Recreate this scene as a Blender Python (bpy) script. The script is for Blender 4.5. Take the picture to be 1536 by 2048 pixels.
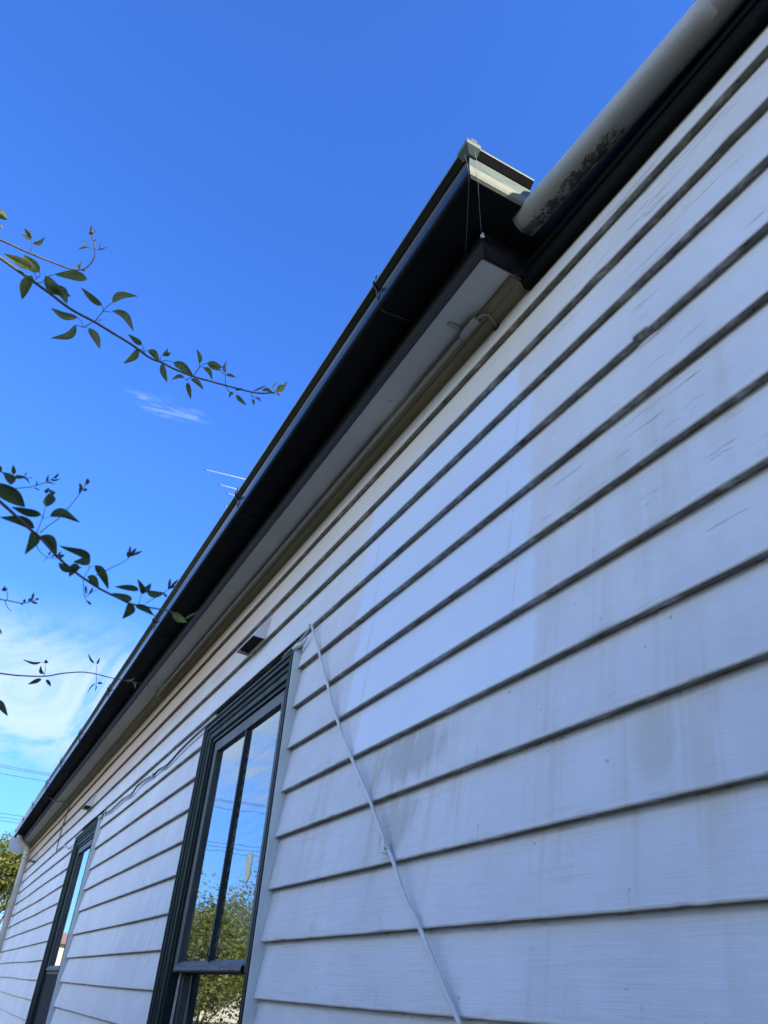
import bpy, bmesh, math, random
from mathutils import Vector, Matrix, Quaternion, noise
from math import radians, sin, cos, pi, tan
random.seed(11)
sc = bpy.context.scene
for o in list(bpy.data.objects): bpy.data.objects.remove(o)
COL = sc.collection

# ------------------------------------------------------------------ camera
F_PX, PX, PY = 1491.92, 768.0, 1024.0
def cam_axes(yaw, pitch, roll):
    f = Matrix.Rotation(yaw, 3, 'Z') @ Vector((0, cos(pitch), sin(pitch)))
    r = Matrix.Rotation(yaw, 3, 'Z') @ Vector((1, 0, 0))
    u = r.cross(f)
    return cos(roll)*r+sin(roll)*u, -sin(roll)*r+cos(roll)*u, f
CR, CU, CF = cam_axes(radians(64.57766281), radians(33.42018959), radians(4.41956558))
CAM = Vector((0, -1, 0))
cd = bpy.data.cameras.new('camera')
cam = bpy.data.objects.new('camera', cd); COL.objects.link(cam)
m = Matrix((CR, CU, -CF)).transposed().to_4x4(); m.translation = CAM
cam.matrix_world = m
cd.sensor_fit = 'VERTICAL'; cd.sensor_height = 36; cd.sensor_width = 27
cd.lens = F_PX/2048*36
cd.clip_start = 0.02; cd.clip_end = 2000
cd.dof.use_dof = True; cd.dof.focus_distance = 2.6; cd.dof.aperture_fstop = 9.0
sc.camera = cam
def at(px, py, depth):                       # a point of the place seen at (px, py) of the photo, depth metres away
    d = CR*((px-PX)/F_PX) + CU*(-(py-PY)/F_PX) + CF
    return CAM + d.normalized()*depth

# ------------------------------------------------------------------ light, sky, exposure
SUN = Vector((0.78, 0.44, 0.40)).normalized()
SUN_EL = math.asin(SUN.z); SUN_AZ = math.atan2(SUN.x, SUN.y)
sd = bpy.data.lights.new('sun', 'SUN'); sd.energy = 3.0; sd.angle = radians(0.5); sd.color = (1.0, 0.93, 0.80)
sun = bpy.data.objects.new('sun', sd); COL.objects.link(sun)
sun.rotation_euler = (-SUN).to_track_quat('-Z', 'Y').to_euler(); sun.location = SUN*60

vs = sc.view_settings
sc.display_settings.display_device = 'sRGB'
vs.view_transform = 'Standard'; vs.look = 'None'; vs.gamma = 1.0; vs.exposure = 1.75; vs.use_curve_mapping = False

class NT:
    """small helper for node trees"""
    def __init__(s, tree): s.t = tree; s.n = tree.nodes; s.l = tree.links
    def new(s, typ, **kw):
        nd = s.n.new(typ)
        for k, v in kw.items(): setattr(nd, k, v)
        return nd
    def put(s, sock, v):
        if isinstance(v, bpy.types.NodeSocket): s.l.new(v, sock)
        elif v is not None:
            if sock.type == 'RGBA' and not isinstance(v, (int, float)) and len(v) == 3: v = (*v, 1)
            sock.default_value = v
    def math(s, op, a, b=None, c=None, clamp=False):
        nd = s.new('ShaderNodeMath', operation=op, use_clamp=clamp)
        s.put(nd.inputs[0], a); s.put(nd.inputs[1], b)
        if c is not None: s.put(nd.inputs[2], c)
        return nd.outputs[0]
    def step(s, v, lo, hi):                  # smoothstep
        nd = s.new('ShaderNodeMapRange', interpolation_type='SMOOTHSTEP')
        s.put(nd.inputs[0], v); s.put(nd.inputs[1], lo); s.put(nd.inputs[2], hi)
        nd.inputs[3].default_value = 0; nd.inputs[4].default_value = 1
        return nd.outputs[0]
    def lerp(s, v, lo, hi, a, b):
        nd = s.new('ShaderNodeMapRange')
        s.put(nd.inputs[0], v); s.put(nd.inputs[1], lo); s.put(nd.inputs[2], hi); s.put(nd.inputs[3], a); s.put(nd.inputs[4], b)
        return nd.outputs[0]
    def noise(s, vec, scale=1.0, detail=4, rough=0.55, dist=0.0):
        nd = s.new('ShaderNodeTexNoise'); s.put(nd.inputs['Vector'], vec)
        s.put(nd.inputs['Scale'], scale); nd.inputs['Detail'].default_value = detail
        nd.inputs['Roughness'].default_value = rough; nd.inputs['Distortion'].default_value = dist
        return nd.outputs['Fac']
    def vmul(s, vec, k, off=(0, 0, 0)):
        nd = s.new('ShaderNodeMapping'); s.put(nd.inputs['Vector'], vec)
        nd.inputs['Scale'].default_value = k; nd.inputs['Location'].default_value = off
        return nd.outputs[0]
    def mix(s, fac, a, b, blend='MIX'):
        nd = s.new('ShaderNodeMix', data_type='RGBA', blend_type=blend)
        s.put(nd.inputs[0], fac); s.put(nd.inputs[6], a); s.put(nd.inputs[7], b)
        return nd.outputs[2]
    def sep(s, vec):
        nd = s.new('ShaderNodeSeparateXYZ'); s.put(nd.inputs[0], vec); return nd.outputs
    def comb(s, x, y, z):
        nd = s.new('ShaderNodeCombineXYZ')
        for i, v in enumerate((x, y, z)): s.put(nd.inputs[i], v)
        return nd.outputs[0]
    def bump(s, h, strength=0.3, dist=0.002, normal=None):
        nd = s.new('ShaderNodeBump'); s.put(nd.inputs['Height'], h)
        nd.inputs['Strength'].default_value = strength; nd.inputs['Distance'].default_value = dist
        if normal is not None: s.l.new(normal, nd.inputs['Normal'])
        return nd.outputs[0]

world = bpy.data.worlds.new('World'); sc.world = world; world.use_nodes = True
w = NT(world.node_tree); w.n.clear()
wo = w.new('ShaderNodeOutputWorld'); bg = w.new('ShaderNodeBackground')
sky = w.new('ShaderNodeTexSky', sky_type='NISHITA')
sky.sun_disc = False; sky.sun_elevation = SUN_EL; sky.sun_rotation = SUN_AZ
sky.altitude = 60; sky.air_density = 1.0; sky.dust_density = 0.35; sky.ozone_density = 3.2
tc = w.new('ShaderNodeTexCoord'); gx, gy, gz = w.sep(tc.outputs['Generated'])
zz = w.math('MAXIMUM', gz, 0.03)
cu = w.math('DIVIDE', gx, zz); cv = w.math('DIVIDE', gy, zz)
sr, sg, sb_ = w.sep(sky.outputs[0])          # deeper blue, gentler towards the horizon
def roll(c, k): return w.math('MULTIPLY', w.math('DIVIDE', c, w.math('ADD', 1.0, w.math('MULTIPLY', c, 0.10))), k)
deep = w.comb(roll(sr, 0.25), roll(sg, 0.50), roll(sb_, 1.03))
# cirrus: streaked noise on a high layer, thick in the west low down, one small wisp higher up
cvec = w.comb(cu, cv, 0.0)
n1 = w.noise(w.vmul(cvec, (0.9, 2.7, 1), (3.1, 1.7, 0)), 1.0, 10, 0.62, 1.0)
n2 = w.noise(w.vmul(cvec, (0.5, 1.0, 1), (7.3, 0.2, 0)), 1.0, 3, 0.5, 0.3)
low = w.math('MULTIPLY', w.step(cu, -2.25, -2.95), w.step(cu, -5.4, -3.7))
side = w.math('SUBTRACT', 1.0, w.step(cv, 0.25, 0.65))
bank = w.math('MULTIPLY', w.math('MULTIPLY', low, side), w.step(w.math('ADD', n1, w.math('MULTIPLY', n2, 0.35)), 0.47, 0.80))
rest = w.math('MULTIPLY', w.step(w.math('ADD', n1, w.math('MULTIPLY', n2, 0.4)), 0.86, 1.1), w.step(cu, -2.0, -3.2))
du = w.math('MULTIPLY', w.math('ADD', cu, 1.272), 24.0); dv = w.math('MULTIPLY', w.math('SUBTRACT', cv, 0.09), 8.5)
rr = w.math('ADD', w.math('POWER', du, 2.0), w.math('POWER', dv, 2.0))
n3 = w.noise(w.vmul(cvec, (26, 11, 1), (0.4, 2.2, 0)), 1.0, 6, 0.6, 1.4)
wisp = w.math('MULTIPLY', w.math('SUBTRACT', 1.0, w.step(rr, 0.0, 1.0)), w.step(n3, 0.44, 0.80))
cl = w.math('ADD', w.math('ADD', w.math('MULTIPLY', bank, 0.86), w.math('MULTIPLY', rest, 0.25)), w.math('MULTIPLY', wisp, 0.42), clamp=True)
# unseen bright cloud bank, added as fill light for the wall
pf = w.noise(w.vmul(tc.outputs['Generated'], (2.6, 2.6, 5.0), (1.3, 0.4, 2.0)), 1.0, 7, 0.58, 0.3)
pb = w.math('MULTIPLY', w.step(gy, -0.36, -0.62), w.math('MULTIPLY', w.step(gz, 0.0, 0.08), w.step(gz, 0.66, 0.36)))
fill_cloud = w.math('MULTIPLY', w.step(pf, 0.36, 0.52), pb)
mixc = w.mix(cl, deep, (1.55, 1.95, 2.3))
mixc = w.mix(fill_cloud, mixc, (4.9, 6.0, 8.0))
w.l.new(mixc, bg.inputs[0]); bg.inputs[1].default_value = 0.15
w.l.new(bg.outputs[0], wo.inputs[0])

# ------------------------------------------------------------------ materials
def mat(name):
    mt = bpy.data.materials.new(name); mt.use_nodes = True
    t = NT(mt.node_tree); t.n.clear()
    out = t.new('ShaderNodeOutputMaterial'); p = t.new('ShaderNodeBsdfPrincipled')
    t.l.new(p.outputs[0], out.inputs[0])
    t.p = p; t.out = out; t.m = mt
    g = t.new('ShaderNodeNewGeometry'); t.pos = g.outputs['Position']
    return t
def setp(t, color=None, rough=None, metal=None, normal=None, spec=None):
    if color is not None: t.put(t.p.inputs['Base Color'], color)
    if rough is not None: t.put(t.p.inputs['Roughness'], rough)
    if metal is not None: t.put(t.p.inputs['Metallic'], metal)
    if spec is not None: t.put(t.p.inputs['Specular IOR Level'], spec)
    if normal is not None: t.l.new(normal, t.p.inputs['Normal'])
    return t.m

def worn(name, c1, c2, rough=0.5, scale=8.0, bump=0.15, speck=None, spec=0.5, stretch=(1, 1, 1), dist=0.002):
    t = mat(name)
    v = t.vmul(t.pos, stretch)
    a = t.noise(v, scale, 6, 0.6); b = t.noise(v, scale*9, 4, 0.6)
    c = t.mix(t.step(a, 0.32, 0.68), c1, c2)
    if speck:
        c = t.mix(t.math('MULTIPLY', t.step(b, 0.62, 0.74), t.step(a, 0.4, 0.6)), c, speck)
    r = t.lerp(a, 0.3, 0.7, rough-0.08, rough+0.1)
    return setp(t, c, r, normal=t.bump(t.math('ADD', a, t.math('MULTIPLY', b, 0.5)), bump, dist), spec=spec)

def weatherboard_mat(name, under=False):
    t = mat(name)
    x, y, z = t.sep(t.pos)
    mott = t.noise(t.pos, 1.6, 7, 0.62)
    fine = t.noise(t.pos, 14.0, 5, 0.6)
    c = t.mix(t.step(mott, 0.30, 0.70), (0.60, 0.63, 0.665), (0.70, 0.735, 0.775))
    c = t.mix(t.math('MULTIPLY', t.step(fine, 0.45, 0.75), 0.22), c, (0.56, 0.55, 0.51))
    # brush and wood grain along the board
    grain = t.noise(t.vmul(t.pos, (2.2, 6, 120)), 1.0, 5, 0.6)
    grain2 = t.noise(t.vmul(t.pos, (7, 6, 330), (3, 0, 1)), 1.0, 3, 0.6)
    gmask = t.step(t.noise(t.pos, 1.1, 3, 0.5), 0.35, 0.65)
    c = t.mix(t.math('MULTIPLY', t.step(grain, 0.54, 0.74), t.lerp(gmask, 0, 1, 0.06, 0.30)), c, (0.36, 0.35, 0.32))
    c = t.mix(t.math('MULTIPLY', t.step(grain2, 0.42, 0.68), t.lerp(gmask, 0, 1, 0.08, 0.26)), c, (0.43, 0.43, 0.41))
    # runs washed down the wall
    runs = t.noise(t.vmul(t.pos, (11, 1, 0.55)), 1.0, 5, 0.62)
    runs2 = t.noise(t.vmul(t.pos, (34, 1, 1.6), (1, 0, 4)), 1.0, 4, 0.6)
    rm = t.noise(t.vmul(t.pos, (1.2, 1, 1.6), (5, 0, 2)), 1.0, 3, 0.5)
    rk = t.math('MULTIPLY', t.step(t.math('ADD', runs, t.math('MULTIPLY', runs2, 0.35)), 0.66, 0.90), t.step(rm, 0.38, 0.68))
    c = t.mix(t.math('MULTIPLY', rk, 0.46), c, (0.43, 0.375, 0.245))
    far = t.step(x, -3.2, -6.5)              # the far boards are streaked with mould at their lower edges
    uv = t.new('ShaderNodeUVMap'); u_, v_, _ = t.sep(uv.outputs[0])
    drip = t.math('MULTIPLY', t.step(t.math('ADD', runs2, t.math('MULTIPLY', runs, 0.6)), 0.72, 1.0), t.math('MULTIPLY', far, 0.55))
    c = t.mix(drip, c, (0.20, 0.19, 0.17))
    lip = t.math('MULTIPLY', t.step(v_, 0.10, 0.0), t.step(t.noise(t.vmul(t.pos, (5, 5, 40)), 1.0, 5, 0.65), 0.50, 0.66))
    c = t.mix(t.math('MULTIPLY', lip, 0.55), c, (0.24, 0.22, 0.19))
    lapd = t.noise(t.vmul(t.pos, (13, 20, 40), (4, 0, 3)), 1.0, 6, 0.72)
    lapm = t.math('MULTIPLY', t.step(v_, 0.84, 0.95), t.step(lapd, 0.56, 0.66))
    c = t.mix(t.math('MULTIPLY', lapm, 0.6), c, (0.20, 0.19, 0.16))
    # cracked, weathered patches, mostly on the upper boards near the corner
    ck = t.noise(t.vmul(t.pos, (3.2, 3, 88), (2, 0, 0)), 1.0, 5, 0.7)
    cm = t.noise(t.pos, 2.3, 4, 0.6)
    up = t.math('MULTIPLY', t.step(x, -2.0, -0.9), t.step(z, 0.5, 1.1))
    thr = t.lerp(up, 0, 1, 0.675, 0.595)
    ckm = t.math('MULTIPLY', t.step(ck, thr, t.math('ADD', thr, 0.05)), t.step(cm, 0.44, 0.58))
    c = t.mix(t.math('MULTIPLY', ckm, 0.55), c, (0.13, 0.12, 0.11))
    # flecks
    vo = t.new('ShaderNodeTexVoronoi', feature='F1'); t.put(vo.inputs['Vector'], t.vmul(t.pos, (16, 16, 22))); vo.inputs['Scale'].default_value = 1.0
    fl = t.math('MULTIPLY', t.step(vo.outputs['Distance'], 0.11, 0.06), t.step(t.sep(vo.outputs['Color'])[0], 0.80, 0.84))
    c = t.mix(t.math('MULTIPLY', fl, t.lerp(fine, 0.4, 0.6, 0.15, 0.6)), c, (0.17, 0.16, 0.15))
    v2 = t.new('ShaderNodeTexVoronoi', feature='F1'); t.put(v2.inputs['Vector'], t.vmul(t.pos, (34, 34, 62), (3, 1, 2))); v2.inputs['Scale'].default_value = 1.0
    f2 = t.math('MULTIPLY', t.step(v2.outputs['Distance'], 0.16, 0.08), t.step(t.sep(v2.outputs['Color'])[1], 0.90, 0.93))
    c = t.mix(t.math('MULTIPLY', f2, 0.45), c, (0.22, 0.21, 0.19))
    edge = t.math('MULTIPLY', t.step(v_, 0.055, 0.02), t.step(fine, 0.35, 0.6))  # highlight along the lower lip, painted as a lighter cream line
    c = t.mix(t.math('MULTIPLY', edge, 0.35), c, (0.83, 0.82, 0.78))
    nx = t.math('MULTIPLY', t.math('SUBTRACT', t.math('FRACT', t.math('DIVIDE', t.math('ADD', x, 20.17), 0.45)), 0.5), 0.45)
    nv = t.math('MULTIPLY', t.math('SUBTRACT', v_, 0.19), 0.163)
    nd = t.math('SQRT', t.math('ADD', t.math('POWER', nx, 2.0), t.math('POWER', nv, 2.0)))
    vis = t.step(t.noise(t.pos, 3.7, 2, 0.5), 0.42, 0.58)
    c = t.mix(t.math('MULTIPLY', t.step(nd, 0.0042, 0.0028), t.math('MULTIPLY', vis, 0.5)), c, (0.36, 0.32, 0.27))
    rust = t.math('MULTIPLY', t.math('MULTIPLY', t.step(t.math('ABSOLUTE', nx), 0.006, 0.001), t.step(v_, 0.19, 0.17)), t.math('MULTIPLY', vis, 0.16))
    c = t.mix(rust, c, (0.42, 0.33, 0.22))
    # particular stains: smear under the new boards, greenish runs, brown seepage under the eave
    def blob(cx, cz, rx, rz, soft=0.7, wob=0.5):
        n = t.noise(t.vmul(t.pos, (15, 1, 5), (cx, 0, cz)), 1.0, 6, 0.72)
        a = t.math('POWER', t.math('DIVIDE', t.math('SUBTRACT', x, cx), rx), 2.0)
        b = t.math('POWER', t.math('DIVIDE', t.math('SUBTRACT', z, cz), rz), 2.0)
        d = t.math('ADD', t.math('ADD', a, b), t.math('MULTIPLY', t.math('SUBTRACT', n, 0.5), wob*4))
        return t.step(d, 1.0, 1.0-soft)
    c = t.mix(t.math('MULTIPLY', blob(-1.86, 0.585, 0.30, 0.085, 1.0, 0.8), 0.55), c, (0.30, 0.285, 0.235))
    c = t.mix(t.math('MULTIPLY', blob(-1.90, 0.42, 0.13, 0.10, 1.0, 0.8), 0.45), c, (0.33, 0.31, 0.26))
    c = t.mix(t.math('MULTIPLY', blob(-0.955, 0.42, 0.07, 0.09, 0.9, 0.3), 0.35), c, (0.40, 0.38, 0.24))
    c = t.mix(t.math('MULTIPLY', blob(-0.62, 0.26, 0.022, 0.07, 0.9, 0.25), 0.6), c, (0.36, 0.35, 0.22))
    c = t.mix(t.math('MULTIPLY', blob(-1.02, 1.03, 0.16, 0.05, 0.9, 0.4), 0.3), c, (0.47, 0.46, 0.36))
    seep_n = t.noise(t.vmul(t.pos, (3.0, 3, 9)), 1.0, 5, 0.6)
    seep = t.step(t.math('ADD', z, t.math('MULTIPLY', seep_n, 0.05)), 1.785, 1.872)
    seep = t.math('MULTIPLY', seep, t.lerp(t.step(x, -1.05, -1.25), 0, 1, 0.35, 0.95))
    c = t.mix(seep, c, (0.25, 0.12, 0.038))
    cream = t.math('MULTIPLY', t.step(t.math('ADD', z, t.math('MULTIPLY', seep_n, 0.2)), 1.45, 1.88), 0.85)
    cream = t.math('MULTIPLY', cream, t.lerp(t.step(x, -0.9, -1.3), 0, 1, 0.45, 1.0))
    high_warm = t.math('MULTIPLY', t.step(t.math('ADD', z, t.math('MULTIPLY', mott, 0.5)), 0.65, 1.75), 0.6)      # warm light on the higher boards, painted in as a yellower colour
    c = t.mix(high_warm, c, t.mix(t.step(mott, 0.30, 0.70), (0.67, 0.64, 0.59), (0.79, 0.765, 0.72)), 'MIX')
    far_warm = t.math('MULTIPLY', t.step(t.math('ADD', x, t.math('MULTIPLY', mott, 1.5)), -2.0, -5.5), 0.75)               # brighter, warmer light towards the far end, put into the paint
    c = t.mix(far_warm, c, t.mix(t.step(mott, 0.30, 0.70), (0.72, 0.69, 0.65), (0.83, 0.80, 0.76)))
    c = t.mix(cream, c, t.mix(t.step(x, -3.0, -9.0), (0.64, 0.555, 0.43), (0.60, 0.45, 0.29)))
    tan = t.math('MULTIPLY', t.math('MULTIPLY', t.step(t.math('ADD', z, t.math('MULTIPLY', seep_n, 0.3)), 1.44, 1.92), t.step(x, -2.2, -5.0)), 0.85)
    c = t.mix(tan, c, (0.50, 0.325, 0.17))
    # fresh paint brushed over a measured length of some boards
    def attr(nm):
        a = t.new('ShaderNodeAttribute', attribute_type='OBJECT', attribute_name=nm); return a.outputs['Fac']
    pn = t.math('MULTIPLY', t.math('SUBTRACT', t.noise(t.vmul(t.pos, (6, 6, 13)), 1.0, 6, 0.7), 0.5), 0.06)
    xw = t.math('ADD', x, pn)
    fresh = t.math('MULTIPLY', t.step(xw, attr('paint_from'), t.math('ADD', attr('paint_from'), 0.035)),
                   t.math('SUBTRACT', 1.0, t.step(xw, t.math('SUBTRACT', attr('paint_to'), 0.03), attr('paint_to'))))
    fresh = t.math('MULTIPLY', fresh, t.lerp(fine, 0.35, 0.7, 1.0, 0.93))
    newc = t.mix(t.step(mott, 0.3, 0.7), (0.67, 0.735, 0.825), (0.70, 0.765, 0.85))
    c = t.mix(fresh, c, newc)
    if under:  # dirt and flecks, with the underside's shade darkened into the paint
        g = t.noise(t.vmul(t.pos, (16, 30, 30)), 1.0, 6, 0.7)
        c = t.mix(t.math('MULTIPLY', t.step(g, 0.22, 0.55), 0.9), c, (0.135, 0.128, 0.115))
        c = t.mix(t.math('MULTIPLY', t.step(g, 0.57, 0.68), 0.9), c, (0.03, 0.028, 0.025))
    old = t.math('SUBTRACT', 1.0, t.math('MULTIPLY', fresh, 0.85))
    h = t.math('ADD', t.math('MULTIPLY', grain, 0.55), t.math('MULTIPLY', grain2, 0.35))
    h = t.math('SUBTRACT', h, t.math('MULTIPLY', ckm, 0.8))
    h = t.math('MULTIPLY', t.math('ADD', h, t.math('MULTIPLY', fine, 0.4)), old)
    nb = t.bump(h, 0.8, 0.0024)
    nb2 = t.bump(mott, 0.35, 0.02, nb)
    return setp(t, c, t.lerp(fresh, 0, 1, 0.62, 0.42), normal=nb2, spec=0.35)

M = {}
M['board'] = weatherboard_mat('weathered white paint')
M['board_under'] = weatherboard_mat('dirty shade-dark board undersides', True)
M['caulk'] = worn('white caulk', (0.78, 0.80, 0.82), (0.72, 0.74, 0.78), 0.5, 40)
M['soffit'] = worn('painted cement sheet', (0.43, 0.43, 0.40), (0.50, 0.49, 0.46), 0.75, 3.0, 0.1, (0.26, 0.24, 0.2))
M['quad'] = worn('stained cream moulding paint', (0.17, 0.145, 0.08), (0.25, 0.215, 0.13), 0.6, 5.0, 0.2, (0.12, 0.065, 0.022), stretch=(0.4, 4, 4))
M['fascia'] = worn('weathered black-green fascia paint', (0.005, 0.006, 0.006), (0.020, 0.017, 0.015), 0.65, 5.0, 0.5, (0.085, 0.06, 0.045), stretch=(0.35, 3, 3), spec=0.15, dist=0.004)
M['trim'] = worn('black trim paint', (0.003, 0.0035, 0.0035), (0.010, 0.010, 0.009), 0.75, 6.0, 0.3, (0.035, 0.03, 0.025), stretch=(0.35, 3, 3), spec=0.05)
def gutter_mat():
    t = mat('dark green gutter steel')
    a = t.noise(t.vmul(t.pos, (0.6, 5, 5)), 2.0, 6, 0.62); b = t.noise(t.pos, 60, 4, 0.6)
    c = t.mix(t.step(a, 0.35, 0.7), (0.007, 0.010, 0.011), (0.016, 0.018, 0.017))
    c = t.mix(t.math('MULTIPLY', t.step(b, 0.6, 0.75), 0.35), c, (0.045, 0.032, 0.022))
    return setp(t, c, t.lerp(a, 0.3, 0.7, 0.12, 0.2), normal=t.bump(a, 0.25, 0.012), spec=0.42)
M['gutter'] = gutter_mat()
M['gutter_shade'] = worn('matt gutter underside with shade painted in', (0.003, 0.004, 0.0045), (0.009, 0.009, 0.009), 0.7, 3.0, 0.3, (0.03, 0.024, 0.018), stretch=(0.5, 3, 3), spec=0.1)  # shade below the gutter painted in as near black
M['gutter_end'] = worn('faded gutter steel with sun painted in', (0.048, 0.078, 0.060), (0.082, 0.112, 0.083), 0.5, 9.0, 0.25, (0.17, 0.18, 0.12), stretch=(1, 1, 4))  # faded paint, made paler still for the sun on the return
M['gutter_dust_lit'] = worn('dusty gutter roll with sun painted in', (0.13, 0.14, 0.095), (0.21, 0.205, 0.14), 0.6, 14.0, 0.25, (0.10, 0.11, 0.08))  # dust, with the sunlit cream put into its colour
M['iron'] = worn('dark strap steel', (0.012, 0.012, 0.013), (0.03, 0.026, 0.022), 0.5, 30)
def pipe_mat():
    t = mat('grimy white pvc')
    x, y, z = t.sep(t.pos)
    a = t.noise(t.vmul(t.pos, (3, 8, 8)), 1.0, 6, 0.6); b = t.noise(t.vmul(t.pos, (24, 40, 40)), 1.0, 6, 0.68, 0.6)
    s = t.noise(t.vmul(t.pos, (70, 120, 120)), 1.0, 3, 0.6)
    c = t.mix(t.step(a, 0.3, 0.7), (0.37, 0.36, 0.315), (0.53, 0.52, 0.475))
    c = t.mix(t.math('MULTIPLY', t.step(s, 0.58, 0.72), t.math('MULTIPLY', t.step(a, 0.35, 0.6), 0.6)), c, (0.19, 0.19, 0.165))
    # black lichen in a band along the underside towards the gutter
    ax = t.math('SUBTRACT', 1.0, t.step(t.math('ABSOLUTE', t.math('SUBTRACT', y, t.lerp(x, -1.1, -0.4, -0.078, -0.046))), 0.006, 0.034))
    band = t.math('MULTIPLY', t.math('MULTIPLY', t.step(x, -0.62, -0.80), t.step(z, 1.995, 1.96)), ax)
    b2 = t.noise(t.vmul(t.pos, (60, 75, 75)), 1.0, 6, 0.75, 1.5)
    mixb = t.math('ADD', t.math('MULTIPLY', b, 0.45), t.math('MULTIPLY', b2, 0.55))
    lich = t.step(t.math('ADD', mixb, t.math('MULTIPLY', band, 0.18)), 0.61, 0.66)
    lich = t.math('MULTIPLY', lich, t.step(band, 0.0, 0.2))
    spk = t.step(t.math('ADD', b2, t.math('MULTIPLY', a, 0.25)), 0.72, 0.79)
    c = t.mix(t.math('MULTIPLY', spk, 0.6), c, (0.12, 0.115, 0.095))
    c = t.mix(t.math('MULTIPLY', t.step(t.math('ADD', z, t.math('MULTIPLY', b, 0.05)), 2.04, 1.975), 0.6), c, (0.25, 0.225, 0.18))
    c = t.mix(t.math('MULTIPLY', lich, 0.92), c, (0.035, 0.036, 0.026))
    return setp(t, c, 0.5, normal=t.bump(t.math('ADD', a, t.math('MULTIPLY', lich, 0.8)), 0.3, 0.002), spec=0.4)
M['pvc'] = pipe_mat()
M['downpipe'] = worn('cream downpipe paint', (0.54, 0.46, 0.36), (0.62, 0.54, 0.44), 0.5, 4)
M['conduit'] = worn('grey conduit', (0.24, 0.235, 0.21), (0.30, 0.29, 0.265), 0.5, 12)
M['green_paint'] = worn('dark green window paint', (0.0045, 0.015, 0.0125), (0.011, 0.025, 0.020), 0.5, 9.0, 0.3, (0.05, 0.06, 0.05), stretch=(1, 1, 0.3), spec=0.2)
M['grey_paint'] = worn('dusty green grey sash paint', (0.024, 0.036, 0.032), (0.050, 0.060, 0.054), 0.5, 7.0, 0.3, (0.13, 0.135, 0.12), stretch=(1, 1, 1))
M['rail_paint'] = worn('flaking sash rail paint', (0.045, 0.055, 0.060), (0.10, 0.115, 0.13), 0.45, 22.0, 0.9, (0.42, 0.45, 0.5), stretch=(0.7, 1, 2), dist=0.006)
M['strip'] = worn('white stop paint', (0.62, 0.64, 0.575), (0.71, 0.73, 0.68), 0.55, 9, 0.3, (0.35, 0.35, 0.3), stretch=(1, 1, 0.3))
M['cable_white'] = worn('dirty white cable sheath', (0.58, 0.58, 0.55), (0.68, 0.69, 0.67), 0.4, 20, 0.1, (0.3, 0.28, 0.24))
M['cable_dark'] = worn('dark cable sheath', (0.018, 0.016, 0.015), (0.04, 0.035, 0.03), 0.5, 20)
M['black'] = worn('black void', (0.006, 0.006, 0.006), (0.012, 0.012, 0.012), 0.9, 4)
M['vent_white'] = worn('white vent sheet', (0.66, 0.66, 0.62), (0.72, 0.72, 0.69), 0.5, 10, 0.1, (0.4, 0.38, 0.3))
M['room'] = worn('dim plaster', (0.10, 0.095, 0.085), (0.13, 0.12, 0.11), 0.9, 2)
M['blind'] = worn('white blind slat', (0.78, 0.77, 0.73), (0.84, 0.83, 0.8), 0.5, 10)
M['alu'] = worn('bare aluminium', (0.75, 0.75, 0.74), (0.82, 0.82, 0.8), 0.35, 30)
M['tin'] = worn('painted roof iron', (0.18, 0.19, 0.19), (0.25, 0.25, 0.25), 0.45, 3)
M['web'] = worn('cobweb silk', (0.45, 0.42, 0.36), (0.5, 0.48, 0.42), 0.6, 50)
M['pane_patch'] = worn('ragged cream patch', (0.80, 0.66, 0.30), (0.85, 0.80, 0.60), 0.7, 25)
M['wire'] = worn('power cable', (0.05, 0.055, 0.06), (0.07, 0.075, 0.08), 0.6, 3)
M['bark'] = worn('vine bark', (0.085, 0.075, 0.045), (0.15, 0.13, 0.085), 0.65, 60, 0.4)
M['green_stem'] = worn('green vine stem', (0.075, 0.10, 0.035), (0.13, 0.15, 0.06), 0.5, 60, 0.2)
M['trunk'] = worn('tree bark', (0.07, 0.055, 0.042), (0.13, 0.11, 0.09), 0.85, 6, 0.6, dist=0.02)
M['render'] = worn('cream render', (0.60, 0.53, 0.40), (0.66, 0.60, 0.47), 0.85, 2)
M['tile'] = worn('terracotta roof tiles', (0.33, 0.17, 0.11), (0.45, 0.27, 0.19), 0.8, 5, stretch=(1, 3, 3))

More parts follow.
